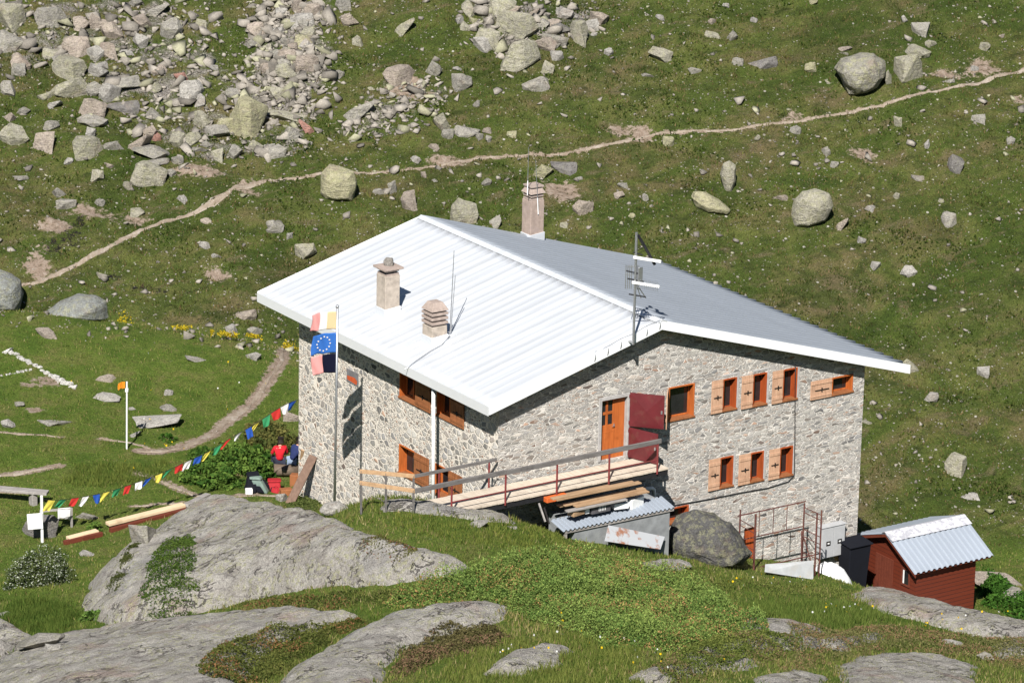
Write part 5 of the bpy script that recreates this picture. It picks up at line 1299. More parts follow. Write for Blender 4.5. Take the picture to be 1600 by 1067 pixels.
cb = empty('electrical_cabinet', ((P0[0]+P1[0])/2, -.15, P1[2]), 'grey double door electrical cabinet on the gable wall near the right corner', 'cabinet')
MAT['cabinet'] = mat_plain('grey_cabinet_paint', (.40, .405, .41), .5, 0, .06, 4)
m = MB(); m.box(P0[0], P1[0], -.27, -.01, P1[2], P0[2]); m.box(P0[0]-.03, P1[0]+.03, -.31, -.01, P0[2]+.002, P0[2]+.04); m.build('body', MAT['cabinet'], cb, .006)
xm = (P0[0]+P1[0])/2
for a, b in ((P0[0]+.02, xm-.006), (xm+.006, P1[0]-.02)):
    m = MB(); m.box(a, b, -.295, -.2725, P1[2]+.03, P0[2]-.03); d = m.build('door', MAT['cabinet'], cb, .005)
    m = MB(); c = (a+b)/2+.02; z = (P0[2]+P1[2])/2-.02; m.box(c-.09, c+.09, -.302, -.2955, z-.08, z+.08); m.build('warning_plate', MAT['iron'], d)
    m = MB(); m.box(c-.04, c+.04, -.306, -.3025, z-.02, z+.03); m.build('warning_mark', MAT['white'], d)
def mound(name, px, py, w, d, h, mat, label, cat, seed, n=26, ground_pt=None):
    base = ground_pt or G(px, py); V = []; 
    for i in range(n):
        for j in range(n):
            u, v = i/(n-1)*2-1, j/(n-1)*2-1; r = math.hypot(u, v*1.0); nz = float(fbm(np.array([u*2.2+seed]), np.array([v*2.2]), seed, 4)[0])
            rr = max(0, 1-r**2.2-.25*nz-.1); a = Vector((base.x+ER[0]*u*w/2+EF[0]*v*d/2, base.y+ER[1]*u*w/2+EF[1]*v*d/2, 0))
            fold = float(fbm(np.array([u*5+seed]), np.array([v*3.+seed]), seed+3, 3)[0])
            V.append((a.x, a.y, zat(a.x, a.y)-.06+h*(rr**.55)*(1+.6*nz+.5*fold)))
    F = [(i*n+j, (i+1)*n+j, (i+1)*n+j+1, i*n+j+1) for i in range(n-1) for j in range(n-1)]
    o = link_mesh(name, np_mesh(name, V, F), mat, None, True); tag(o, label, cat); return o
mound('white_tarp', 1302, 900, 1.35, 1.3, .5, MAT['white'], 'crumpled white tarpaulin heap on the ground below the electrical cabinet', 'tarpaulin', 3)
P = G(1306, 889); m = MB(); m.tube([(P.x, P.y, P.z+.35), (P.x, P.y, P.z+.42), (P.x, P.y, P.z+.62), (P.x, P.y, P.z+.66)], [.09, .13, .15, .12], 12)
tag(m.build('clay_pot', mat_plain('terracotta', (.42, .26, .15), .8), None, 0, True), 'small brown clay pot on the white tarpaulin heap', 'pot')
MAT['navy'] = mat_plain('dark_navy_plastic', (.0025, .0035, .008), .9, 0, .2, 6, 0, .3)
bn = empty('dark_lidded_box', (float(onY(1336, 880, -.5)[0]), -.5, -5.6), 'dark navy waste bin standing between the house corner and the red shed', 'bin')  # near-black tapered box with a lid, filling the gap by the shed
bx0 = float(onY(1319, 870, -.5)[0]); bx1 = float(onY(1352, 870, -.5)[0]); zb = zat((bx0+bx1)/2, -.5); zt_ = float(onY(1335, 850, -.5)[2])-zb
w_ = bx1-bx0; m = MB()
m.add([(bx0+.08, -.72, zb-.3), (bx1-.08, -.72, zb-.3), (bx1-.08, -.2, zb-.3), (bx0+.08, -.2, zb-.3), (bx0, -.8, zb+zt_), (bx1, -.8, zb+zt_), (bx1, -.12, zb+zt_), (bx0, -.12, zb+zt_)],
      [(3, 2, 1, 0), (4, 5, 6, 7), (0, 1, 5, 4), (1, 2, 6, 5), (2, 3, 7, 6), (3, 0, 4, 7)]); m.build('body', MAT['navy'], bn, .03)
m = MB(); m.prism([(bx0-.04, -.86, zb+zt_+.01), (bx1+.04, -.86, zb+zt_+.01), (bx1+.04, -.08, zb+zt_+.09), (bx0-.04, -.08, zb+zt_+.09)], (0, 0, .05)); m.build('lid', MAT['navy'], bn, .015)

# ------------------------------------------------------------------ red shed
SX0, SX1, SY0, SY1 = 16.0, 18.62, -1.5, 1.15
RY, RZ, ZN, ZL, SZB = -.12, -3.60, -4.44, -4.12, -7.2
sh = empty('red_shed', ((SX0+SX1)/2, (SY0+SY1)/2, -6.4), 'small red brown board shed with a corrugated metal roof below the house corner', 'shed')
def shed_boards():
    N = NT('red_stained_boards'); o = N.obj(); z = N.n('SeparateXYZ', {0: o}, 2)
    fr = N.math('FRACT', N.math('MULTIPLY', z, 7.)); gap = N.step(N.math('ABSOLUTE', N.math('SUBTRACT', fr, .5)), .43, .48)
    g = N.noise(N.mapping(o, (1.5, 1.5, 16)), 1., 6, .6, .4); row = N.noise(N.n('CombineXYZ', {2: N.math('FLOOR', N.math('MULTIPLY', z, 7.))}), 3.3, 1)
    c = N.mix(g, (.075, .013, .006), (.135, .026, .011)); c = N.mix(N.math('MULTIPLY', row, .5), c, (.165, .036, .016)); c = N.mix(gap, c, (.03, .008, .006))
    return N.bsdf(c, .6, N.bump(N.math('SUBTRACT', g, N.math('MULTIPLY', gap, 2.)), .5, .012), 0., .3)
MAT['shed'] = shed_boards(); MAT['shedtrim'] = mat_wood('dark_red_trim', (.10, .024, .014), (.16, .04, .02), 0)
gp = [(SY0, SZB), (SY1, SZB), (SY1, ZL+.08), (RY, RZ-.09), (SY0, ZN+.05)]
m = MB(); m.prism([(SX0, y, z) for y, z in gp], (SX1-SX0, 0, 0)); m.build('wall', MAT['shed'], sh)
for nm, ya, za, yb_, zb_, in (('near', SY0-.28, ZN-.10, RY, RZ), ('far', SY1+.45, ZL-.02-.06, RY, RZ)):
    m = MB(); n = 15; X0, X1 = SX0-.28, SX1+.55
    for i in range(n):
        a = X0+(X1-X0)*i/n; b = X0+(X1-X0)*(i+1)/n; h = .05
        pr = [(a, 0), (a+(b-a)*.3, 0), (a+(b-a)*.42, h), (b-(b-a)*.14, h), (b, 0)]
        V = [(x, ya, za+z) for x, z in pr]+[(x, yb_, zb_+z) for x, z in pr]
        m.add(V, [(j, j+1, 5+j+1, 5+j) for j in range(4)])
    o = m.build('roof', MAT['zinc'], sh); mo = o.modifiers.new('t', 'SOLIDIFY'); mo.thickness = .01
    m = MB(); s_ = 1 if ya > yb_ else -1
    m.prism([(X0+.02, ya-.0, za-.13), (X0+.02, yb_, zb_-.13), (X0+.02, yb_, zb_-.012), (X0+.02, ya, za-.012)], (.03, 0, 0))
    m.build('barge_board', MAT['shedtrim'], sh)
    m = MB(); m.prism([(X0+.06, ya+.06*-s_, za-.06), (X0+.06, yb_, zb_-.07), (X0+.06, yb_, zb_-.02), (X0+.06, ya+.06*-s_, za-.02)], (X1-X0-.1, 0, 0)); m.build('roof_boards', MAT['shedtrim'], sh)
m = MB(); m.prism([(SX0-.3, RY-.42, RZ-.20+.045), (SX0-.3, RY, RZ+.05), (SX0-.3, RY+.2, RZ-.06+.045), (SX0-.3, RY+.2, RZ-.06+.052), (SX0-.3, RY, RZ+.058), (SX0-.3, RY-.42, RZ-.20+.052)], (SX1-SX0+.87, 0, 0))
N = NT('worn_white_sheet'); o_ = N.obj(); MAT['wornwhite'] = N.bsdf(N.mix(N.step(N.noise(o_, 5, 6, .75), .46, .56), (.62, .61, .64), (.40, .40, .43)), .6, None, .15)
m.build('ridge_cap', MAT['wornwhite'], sh)
m = MB(U=(0, -1, 0), V=(0, 0, 1), W=(-1, 0, 0), O=(SX0, 0, 0))
for i in range(7): m.box(-.62+i*.135, -.62+.128+i*.135, -6.9, -4.55, .005, .03)
d = m.build('door', MAT['shedtrim'], sh, .004)
m = MB(U=(0, -1, 0), V=(0, 0, 1), W=(-1, 0, 0), O=(SX0, 0, 0)); m.box(.22, .3, -5.65, -5.6, .03, .07); m.build('handle', MAT['iron'], d)
m = MB(U=(0, -1, 0), V=(0, 0, 1), W=(-1, 0, 0), O=(SX0, 0, 0)); 
for a, b, c, e in ((.78, .84, -5.25, -4.62), (1.16, 1.22, -5.25, -4.62), (.84, 1.16, -5.25, -5.19), (.84, 1.16, -4.68, -4.62)): m.box(a, b, c, e, .005, .04)
w = m.build('window', MAT['shedtrim'], sh)
m = MB(U=(0, -1, 0), V=(0, 0, 1), W=(-1, 0, 0), O=(SX0, 0, 0)); m.box(.84, 1.16, -5.19, -4.68, .006, .015); m.build('pane', MAT['glass'], w)
m = MB(U=(0, -1, 0), V=(0, 0, 1), W=(-1, 0, 0), O=(SX0, 0, 0)); m.box(.85, .92, -5.18, -4.70, .016, .02); m.build('curtain', MAT['white'], w)

# ------------------------------------------------------------------ aerials and rods
def rod(name, a, b, y, r, label, cat, low_white=False):
    P, Q = onY(*a, y), onY(*b, y); m = MB(); m.tube([tuple(P), tuple(Q)], r, 6); o = m.build(name, MAT['galv'], None); tag(o, label, cat)
    return P, Q, o
x, y, z = C3
for (a, b, lab, f) in (((826, 230), (824, 305), 'thin upright whip aerial on the left of the pinkish chimney', -.2), ((837, 250), (841, 335), 'white based whip aerial on the front of the pinkish chimney', .2)):
    P = Vector(onY(*b, y-.32)); Q = Vector(onY(*a, y-.32))
    t = empty('aerial', P, lab, 'aerial', 'whip aerials on the pinkish chimney')
    m = MB(); m.tube([P.lerp(Q, .3), Q], [.014, .008], 6); m.build('whip', MAT['galv'], t)
    m = MB(); m.tube([P, P.lerp(Q, .3)], .018, 8); m.build('base_tube', MAT['white'], t)
x, y, z = C2
t = empty('lightning_rod', (x+.75, y-.1, 4.3), 'pair of thin metal rods clamped beside the short louvred chimney', 'lightning rod')
P, Q = Vector(onY(703, 525, y-.1)), Vector(onY(709.5, 392, y-.1)); m = MB(); m.tube([P, Q], [.022, .012], 6); m.build('rod', MAT['galv'], t)
P2, Q2 = Vector(onY(704.5, 520, y-.1)), Vector(onY(711.5, 430, y-.1)); m = MB(); m.tube([P2, Q2], [.016, .012], 6); m.build('rod', MAT['galv'], t)
for f in (.05, .28): 
    q = P.lerp(Q, f); m = MB(); m.tube([q, (x+.2, y, q.z)], .012, 6); m.build('clamp', MAT['galv'], t)
xm, ym = 4.53, -.78
am = empty('antenna_mast', (xm, ym, 4.4), 'tall antenna mast with white panel and comb antennas in front of the ridge', 'antenna mast')
m = MB(); m.tube([(xm, ym, 5.02), (xm, ym, 8.68)], .042, 10); m.build('pole', MAT['galv'], am)
for z in (5.08,):
    m = MB(); m.bar((xm, ym, z), (xm, -.0, z-.02), .05, .05); m.bar((xm-.22, -.03, z-.02), (xm+.22, -.03, z-.02), .04, .05); m.build('bracket', MAT['galv'], am)
er3 = Vector((ER[0], ER[1], 0))
def zpx(py): return float(onY(989, py, ym)[2])
def arm(name, z0, l0, z1, l1, w, h, mat, off=0.):
    A = Vector((xm, ym-off, z0))+er3*l0; B = Vector((xm, ym-off, z1))+er3*l1; m = MB(); m.bar(A, B, w, h); return m.build(name, mat, am, .005), A, B
arm('panel_antenna', zpx(402), -.12, zpx(408), .75, .05, .09, MAT['white'], .07)
o, A, B = arm('comb_antenna', zpx(441), -.14, zpx(447), .72, .05, .085, MAT['white'], .07)
m = MB()
for i in range(12): 
    q = A.lerp(B, .2+.8*i/12); m.tube([q+Vector((-.1, -.14, -.0)), q+Vector((.1, .14, .02))], .008, 5)
    m.tube([q+Vector((0, 0, -.16)), q+Vector((0, 0, .14))], .007, 5)
m.build('teeth', MAT['galv'], o)
m = MB(); m.tube([(Vector((xm, ym, zpx(368)))+er3*.04), (Vector((xm, ym+.1, zpx(385)))+er3*.3), (Vector((xm, ym+.1, zpx(415)))+er3*.66)], .05, 8); m.build('feed_boom', MAT['black'], am)
for z, l in ((418, -.22), (430, -.26), (452, .2)):
    arm('side_arm', zpx(z), l, zpx(z), .08, .03, .03, MAT['galv'], -.05)
for l in (-.3, -.24, -.18, -.12, .06, .1):
    m = MB(); q = Vector((xm, ym, 0))+er3*l; m.tube([(q.x, q.y, zpx(415)), (q.x, q.y, zpx(452))], .014, 6); m.build('dipole', MAT['galv'], am)
for z, l0, l1 in ((424, -.3, .1), (436, -.26, .26), (460, -.2, .34), (395, -.1, .2)):
    arm('dark_arm', zpx(z), l0, zpx(z+4), l1, .025, .04, MAT['black'], .02)
m = MB(); q = Vector((xm, ym-.06, zpx(428)))+er3*.12; m.bar(q-Vector((0, 0, .22)), q+Vector((0, 0, .22)), .16, .05, (0, 1, 0)); m.build('junction_box', MAT['galv'], am, .01)
for i, l in enumerate((.14, .3, .46)):
    m = MB(); A = Vector((xm, ym, zpx(450)))+er3*(.02+.05*i); B = Vector((xm, ym+.35, zpx(470)))+er3*(l+.1); m.tube([A, B], .018, 6); m.build('stay', MAT['galv'], am)
x, y, z = C1
o = bpy.data.objects.new('stone', ROCKS[3]); COL.objects.link(o); o.location = (x+.02, y, z+.12); o.scale = (.19, .17, .15); o.color = (.4, .38, .36, .1)
tag(o, 'round weight stone lying on the cap of the tall front chimney', 'stone')

# ------------------------------------------------------------------ flags
fpx, fpy = -2.70, 5.26
zb = zat(fpx, fpy)
m = MB(); m.tube([(fpx-.05, fpy+.02, zb-.1), (fpx-.02, fpy, 2.4), (fpx, fpy, 5.72)], [.045, .042, .034], 12)
fp = empty('flagpole', (fpx, fpy, zb), 'tall thin grey metal flagpole in front of the long stone wall', 'flagpole')
m.build('pole', MAT['galv'], fp, 0, True)
m = MB(); m.tube([(fpx, fpy, 5.72), (fpx, fpy, 5.74), (fpx, fpy, 5.80), (fpx, fpy, 5.83)], [.035, .055, .05, .02], 10); m.build('finial', MAT['galv'], fp, 0, True)
def cloth(name, col, rgh=.8):
    N = NT(name); o = N.obj(); d = N.t.nodes.new('ShaderNodeBsdfDiffuse'); tr = N.t.nodes.new('ShaderNodeBsdfTranslucent'); mx = N.t.nodes.new('ShaderNodeMixShader')
    c = N.mix(N.noise(o, 30, 3), tuple(x*.9 for x in col), tuple(min(1, x*1.08) for x in col))
    N.t.links.new(c, d.inputs[0]); N.t.links.new(c, tr.inputs[0]); mx.inputs[0].default_value = .25
    N.t.links.new(d.outputs[0], mx.inputs[1]); N.t.links.new(tr.outputs[0], mx.inputs[2]); N.t.links.new(mx.outputs[0], N.out.inputs[0]); return N.m
CL = {'cream': cloth('cream_cloth', (.72, .56, .33)), 'white': cloth('white_cloth', (.80, .79, .78)), 'pink': cloth('faded_pink_cloth', (.78, .36, .34)), 'blue': cloth('blue_cloth', (.045, .16, .50)),
      'navy': cloth('navy_cloth', (.012, .013, .03)), 'yellow': cloth('yellow_cloth', (.68, .58, .10)), 'green': cloth('green_cloth', (.05, .28, .12)), 'red': cloth('red_cloth', (.50, .04, .035)),
      'pblue': cloth('prayer_blue_cloth', (.03, .09, .38)), 'orange': cloth('orange_cloth', (.80, .30, .03))}
def flag(zt, hgt, wid, bands, label, seed, group='flags flying from the tall flagpole', root=(fpx, fpy), stars=False, droop=.10, name='flag'):
    nx, ny = 24, 14; V = []; dirv = Vector((-ER[0], -ER[1], 0)); nv = Vector((-EF[0], -EF[1], 0))
    def pt(u, v):
        wv = .055*wid*u*math.sin(u*7+v*1.6+seed)+.03*math.sin(u*13+v*3+seed*2)*u
        return Vector((root[0], root[1], zt))+dirv*(.035+u*wid*(1-.06*math.sin(v*3+seed)))+nv*(wv*1.6)+Vector((0, 0, -v*hgt-droop*u*u*hgt*2+.025*math.sin(u*8+seed)*u))
    V = [pt(i/nx, j/ny) for i in range(nx+1) for j in range(ny+1)]; k = ny+1
    F = [(i*k+j, (i+1)*k+j, (i+1)*k+j+1, i*k+j+1) for i in range(nx) for j in range(ny)]
    me = np_mesh(name, V, F); o = link_mesh(name, me, [CL[b] for b, _ in bands], None, True)
    for p in me.polygons:
        u = (p.index//ny+.5)/nx
        for bi, (b, e) in enumerate(bands):
            if u <= e: p.material_index = bi; break
    mo = o.modifiers.new('t', 'SOLIDIFY'); mo.thickness = .006
    tag(o, label, 'flag', group)
    if stars:
        m = MB()
        for q in range(12):
            a = q*math.pi/6; cu, cv = .5+.30*math.cos(a)*hgt/wid, .5+.34*math.sin(a); P = pt(cu, cv)+nv*.02
            R = [(.036 if i % 2 == 0 else .016) for i in range(10)]
            m.add([P+dirv*-(R[i]*math.sin(i*math.pi/5))+Vector((0, 0, R[i]*math.cos(i*math.pi/5))) for i in range(10)]+[P], [(i, (i+1) % 10, 10) for i in range(10)])
        so = m.build('star_ring', CL['white'], o); mo = so.modifiers.new('t', 'SOLIDIFY'); mo.thickness = .006
    return o
def zfp(py): return float(onPlane(527, py, (fpx, fpy, 0), (EF[0], EF[1], 0))[2])
flag(zfp(487), .58, .80, [('cream', .36), ('white', .68), ('pink', 1.)], 'top flag on the flagpole, cream, white and faded pink', 1.)
flag(zfp(520), .66, .76, [('blue', 1.)], 'middle flag on the flagpole, blue with a ring of white stars', 2.4, stars=True)
flag(zfp(553), .62, .76, [('navy', .56), ('pink', 1.)], 'bottom flag on the flagpole, dark navy and faded pink', 4.1)
# little pole with an orange flag in the meadow
P = G(198, 702); k = ((Vector(CAM)-P).length)/FPX; H_ = 105*k/.95
t = empty('marker_pole', P, 'thin white marker pole with an orange pennant standing in the meadow', 'marker pole')
m = MB(); m.tube([P-Vector((0, 0, .1)), P+Vector((.03, 0, H_))], .03, 8); m.build('pole', MAT['white'], t)
m = MB(); q = P+Vector((.03, 0, H_-.25)); m.tube([q+er3*.0, q+er3*-.01+Vector((0, 0, -.12))], .06, 8); m.build('collar', MAT['white'], t)
flag(P.z+H_-.0, .24, .24, [('orange', 1.)], 'small orange pennant at the top of the thin marker pole', 3., 'pennant', (P.x+.0, P.y), droop=.15)['group'] = 'pennant on the meadow pole'
# prayer flags from the sign post to the house corner
zp = G(66, 848); k = ((Vector(CAM)-zp).length)/FPX
ptop = zp+Vector((0, 0, 74*k/.95))
sg = empty('sign_post', zp, 'thin white post carrying a blank white board at the left', 'sign')
m = MB(); m.bar(zp-Vector((0, 0, .2)), ptop, .07, .07); m.build('post', MAT['white'], sg, .004)
def camquad(px, py, ref):
    return Vector(onPlane(px, py, ref, (EF[0], EF[1], 0)))
q = [camquad(px, py, zp-Vector((EF[0], EF[1], 0))*.05) for px, py in ((42, 803), (66, 801), (67.5, 825), (44, 827))]
m = MB(); m.prism(q, Vector((-EF[0], -EF[1], 0))*.025); m.build('board', MAT['white'], sg, .003)
pf = [(250,672,'yellow'),(315,658,'green'),(385,645,'red'),(430,645,'white'),(480,632,'pblue'),(532,622,'yellow'),(588,603,'green'),(637,590,'red'),(700,566,'white'),(743,552,'pblue'),
      (793,530,'yellow'),(848,510,'green'),(895,484,'red'),(945,460,'white'),(988,445,'pblue'),(1045,420,'yellow'),(1090,392,'green'),(1140,354,'red'),(1200,318,'white'),(1242,307,'pblue'),
      (1285,272,'yellow'),(1330,247,'green'),(1378,205,'red'),(1425,186,'white'),(1470,152,'pblue')]
corner = onX(467, 625, -.02); tc = float(st_of(corner[0], corner[1])[1]); t0 = float(st_of(ptop.x, ptop.y)[1])
def strp(px, py):
    f = (px-66)/(467-66); t = t0+(tc-t0)*f; v = ray(px, py); vt = v[0]*EF[0]+v[1]*EF[1]; return Vector(CAM+v*(t/vt))
line = [ptop-Vector((0, 0, .12))]+[strp(x/3.2, 580+y/3.2-5) for x, y, c in pf]+[Vector(corner)]
sl = []
for _ in range(2):
    line = [line[0]]+[(line[i-1]+line[i]*2+line[i+1])/4 for i in range(1, len(line)-1)]+[line[-1]]
pr = empty('prayer_flag_line', line[0], 'line of small coloured prayer flags strung from the white post to the house corner', 'prayer flags')
m = MB(); m.tube(line, .008, 5); m.build('cord', MAT['iron'], pr)
for i, (x, y, c) in enumerate(pf):
    P = line[i+1]; d = (line[i+2]-line[i]).normalized(); rr = random.Random(i+40); w = .27*rr.uniform(.85, 1.15); h = .30*rr.uniform(.8, 1.1)
    if i > 20: w *= 1.25; h *= 1.2
    sw = Vector((rr.uniform(-.25, .05), rr.uniform(-.1, .1), 0)); tw = rr.uniform(.3, 1.); nn = 6; V = []
    nv = Vector((-EF[0], -EF[1], 0))
    for a in range(nn+1):
        for b in range(nn+1):
            u, v = a/nn-.5, b/nn
            V.append(P+d*u*w*(1-(1-tw)*v*.6)+Vector((0, 0, -v*h*(1-.1*abs(u))))+sw*v+nv*(.05*math.sin(u*7+v*4+i)*v))
    F = [(a*(nn+1)+b, (a+1)*(nn+1)+b, (a+1)*(nn+1)+b+1, a*(nn+1)+b+1) for a in range(nn) for b in range(nn)]
    o = link_mesh('flag', np_mesh('flag', V, F), CL[c], pr, True); o['label'] = {'pblue': 'blue'}.get(c, c)+' prayer flag'

# ------------------------------------------------------------------ meadow furniture, beams, painted stones
def up_at(px, py, lift): return G(px, py)+Vector((0, 0, lift))
A = up_at(-40, 780, .46); B = up_at(75, 790, .46)
be = empty('bench', G(15, 787), 'weathered grey plank bench on short posts at the left edge', 'bench')
m = MB(); m.bar(A, B, .36, .09); m.build('seat', MAT['greywood'], be, .01)
for f in (.05, .80):
    q = A.lerp(B, f); m = MB(); m.bar((q.x, q.y, zat(q.x, q.y)-.1), (q.x, q.y, q.z-.047), .26, .2); m.build('leg', MAT['greywood'], be, .012)
A = G(64, 826)+Vector((0, 0, .62)); B = G(112, 824)+Vector((0, 0, .66))
rk = empty('drying_rail', G(88, 828), 'low wooden rail carrying a white cloth beside the white board', 'rail')
m = MB(); m.bar(A, B, .07, .06); m.build('rail', MAT['greywood'], rk)
for q in (A, B): m = MB(); m.bar((q.x, q.y, zat(q.x, q.y)-.1), (q.x, q.y, q.z+.03), .06, .06); m.build('post', MAT['greywood'], rk)
V = []; nn = 12; nv = Vector((-EF[0], -EF[1], 0)); a0 = A.lerp(B, .56); a1 = A.lerp(B, .97)
for a in range(nn+1):
    for b in range(nn+1):
        u, v = a/nn, b/nn; s_ = v*2-1; p = a0.lerp(a1, u)
        drop = abs(s_)*(.42 if s_ > 0 else .25)*(1-.18*math.sin(u*3+.4)); V.append(p+Vector((0, 0, .045-drop))+nv*((.055 if s_ > 0 else -.055)*min(1, abs(s_)*4)+.03*math.sin(u*9+v*3)*abs(s_)))
F = [(a*(nn+1)+b, (a+1)*(nn+1)+b, (a+1)*(nn+1)+b+1, a*(nn+1)+b+1) for a in range(nn) for b in range(nn)]
o = link_mesh('cloth', np_mesh('cloth', V, F), CL['white'], None, True); mo = o.modifiers.new('t', 'SOLIDIFY'); mo.thickness = .008
tag(o, 'white cloth hanging over the low rail right of the white board', 'cloth')
def beam(a, b, w, h, lift, mat, label):
    A = G(*a)+Vector((0, 0, lift)); B = G(*b)+Vector((0, 0, lift)); m = MB(); m.bar(A, B, w, h); o = m.build('timber_beam', mat, None, .006)
    tag(o, label, 'timber beam', 'long timbers lying beside the bedrock dome')
beam((168, 826), (287, 796), .26, .10, .17, MAT['palebeam'], 'long fresh pale timber nearest the bedrock dome')
beam((106, 848), (152, 836), .24, .10, .15, MAT['palebeam'], 'short fresh pale timber at the left end of the row')
beam((172, 832), (292, 800), .14, .16, .08, MAT['shedtrim'], 'dark red timber along the front of the long pale timber')
beam((100, 851), (160, 837), .14, .14, .07, MAT['shedtrim'], 'dark red timber under the short pale timber')
beam((290, 794), (325, 777), .22, .10, .10, MAT['greywood'], 'grey weathered timber at the upper end of the row')
for i in range(27):
    f = i/26; px, py = 12+(116-12)*f+rng.uniform(-2, 2), 548+(605-548)*f+rng.uniform(-1.5, 1.5)
    w = rng.uniform(8, 13) if i else 20
    o = place_rock(px, py, w, w*.55, 'w', 40+i, group='white painted stones of the helicopter pad'); placed.pop(); o.color = (.80, .79, .77, 0); o.name = 'painted_stone'
    tag(o, 'larger white painted stone at the upper end of the diagonal row' if i == 0 else 'white painted stone in the diagonal row of the meadow', 'painted stone')
for i in range(9):
    px = -4+i*6.4; py = 588-i*1.3; o = place_rock(px, py, rng.uniform(4.5, 7), 4, 'w', 70+i, group='white painted stones of the helicopter pad'); placed.pop(); o.color = (.80, .79, .77, 0); o.name = 'painted_stone'
    tag(o, 'tiny white painted stone in the thin row at the left edge', 'painted stone')

# ------------------------------------------------------------------ people and gear by the house corner
dgr = lambda: bpy.context.evaluated_depsgraph_get()
def skin_obj(name, verts, edges, radii, mat, parent, M, sub=2):
    me = bpy.data.meshes.new(name); me.from_pydata(verts, edges, []); o = bpy.data.objects.new(name, me); COL.objects.link(o)
    sk = o.modifiers.new('s', 'SKIN'); sk.use_smooth_shade = True
    if not me.skin_vertices: me.attributes
    for i, r in enumerate(radii): me.skin_vertices[0].data[i].radius = (r, r) if not isinstance(r, tuple) else r
    for i in range(len(verts)): me.skin_vertices[0].data[i].use_root = (i == 0)
    sb = o.modifiers.new('b', 'SUBSURF'); sb.levels = sub; sb.render_levels = sub
    d = dgr(); d.update(); m2 = bpy.data.meshes.new_from_object(o.evaluated_get(d)); bpy.data.objects.remove(o, do_unlink=True); m2.transform(M)
    return link_mesh(name, m2, mat, parent, True)
MAT['skin'] = mat_plain('skin', (.48, .27, .19), .6, 0, .08, 12); MAT['hair'] = mat_plain('dark_hair', (.02, .014, .01), .7, 0, .3, 30)
def person(base, rz, seat, shirt, trousers, label, lean=(0, 0), head=(0, 0)):
    root = empty('person', base, label, 'person', 'people sitting by the house corner'); M = Matrix.Translation(base) @ Matrix.Rotation(rz, 4, 'Z') @ Matrix.Translation((0, 0, seat-.45))
    lx, ly = lean
    J = {'pel': (0, 0, .50), 'wst': (lx*.3, ly*.3, .66), 'chs': (lx*.75, ly*.75, .88), 'nck': (lx, ly+.01, 1.02), 'hdb': (lx+head[0]*.4, ly+.04+head[1]*.4, 1.10), 'hdm': (lx+head[0]*.8, ly+.05+head[1]*.8, 1.20), 'hdt': (lx+head[0], ly+.04+head[1], 1.29)}
    for s, k in ((-1, 'l'), (1, 'r')):
        J.update({'sh'+k: (lx+s*.185, ly, .955), 'el'+k: (lx*.8+s*.27, ly+.10, .70), 'wr'+k: (s*.17, .32, .60), 'hp'+k: (s*.10, .05, .49), 'kn'+k: (s*.15, .44, .52), 'an'+k: (s*.14, .46, .09), 'to'+k: (s*.15, .66, .05)})
        for i in range(5): J[f'f{i}{k}'] = (s*(.14+.018*i), .38-.006*abs(i-2), .585); J[f'g{i}{k}'] = (s*(.135+.02*i), .435-.012*abs(i-2)-(.03 if i == 0 else 0), .56)
    names = list(J); ix = {n: i for i, n in enumerate(names)}; V = [J[n] for n in names]
    E = [('pel', 'wst'), ('wst', 'chs'), ('chs', 'nck'), ('nck', 'hdb'), ('hdb', 'hdm'), ('hdm', 'hdt')]
    for k in 'lr':
        E += [('chs', 'sh'+k), ('sh'+k, 'el'+k), ('el'+k, 'wr'+k), ('pel', 'hp'+k), ('hp'+k, 'kn'+k), ('kn'+k, 'an'+k), ('an'+k, 'to'+k)]
        for i in range(5): E += [('wr'+k, f'f{i}{k}'), (f'f{i}{k}', f'g{i}{k}')]
    R = {'pel': .13, 'wst': .12, 'chs': .13, 'nck': .055, 'hdb': .075, 'hdm': .098, 'hdt': .07}
    def rad(n, inf=0.):
        b = R.get(n) or {'sh': .062, 'el': .045, 'wr': .03, 'hp': .085, 'kn': .062, 'an': .043, 'to': .038}.get(n[:2], .010)
        return b+inf
    ed = [(ix[a], ix[b]) for a, b in E]
    skin_obj('body', V, ed, [rad(n) for n in names], MAT['skin'], root, M)
    def part(nm, keep, inf, mat, extra=None):
        ns_ = [n for n in names if keep(n)]; ii = {n: i for i, n in enumerate(ns_)}
        skin_obj(nm, [J[n] for n in ns_], [(ii[a], ii[b]) for a, b in E if a in ii and b in ii], [rad(n, inf) for n in ns_], mat, root, M)
    part('shirt', lambda n: n in ('wst', 'chs', 'pel', 'nck') or n[:2] in ('sh', 'el'), .022, shirt)
    part('trousers', lambda n: n == 'pel' or n[:2] in ('hp', 'kn', 'an'), .020, trousers)
    for k in 'lr': skin_obj('shoe', [J['an'+k], (J['to'+k][0], J['to'+k][1]+.02, J['to'+k][2])], [(0, 1)], [.055, .05], MAT['iron'], root, M)
    hm = Vector(J['hdm']); ht = Vector(J['hdt'])
    skin_obj('hair', [hm+Vector((0, -.02, .0)), ht+Vector((0, -.015, .0)), hm+Vector((0, -.045, -.06))], [(0, 1), (0, 2)], [.108, .085, .07], MAT['hair'], root, M)
    return root
MAT['redshirt'] = mat_plain('red_shirt_cloth', (.52, .012, .022), .85, 0, .15, 14); MAT['navyshirt'] = mat_plain('navy_jacket_cloth', (.018, .028, .10), .85, 0, .2, 14)
MAT['jeans'] = mat_plain('light_blue_jeans', (.24, .31, .42), .9, 0, .15, 20); MAT['darktrs'] = mat_plain('dark_trousers', (.03, .035, .06), .9)
def on_ground_under(px, py): return G(px, py)
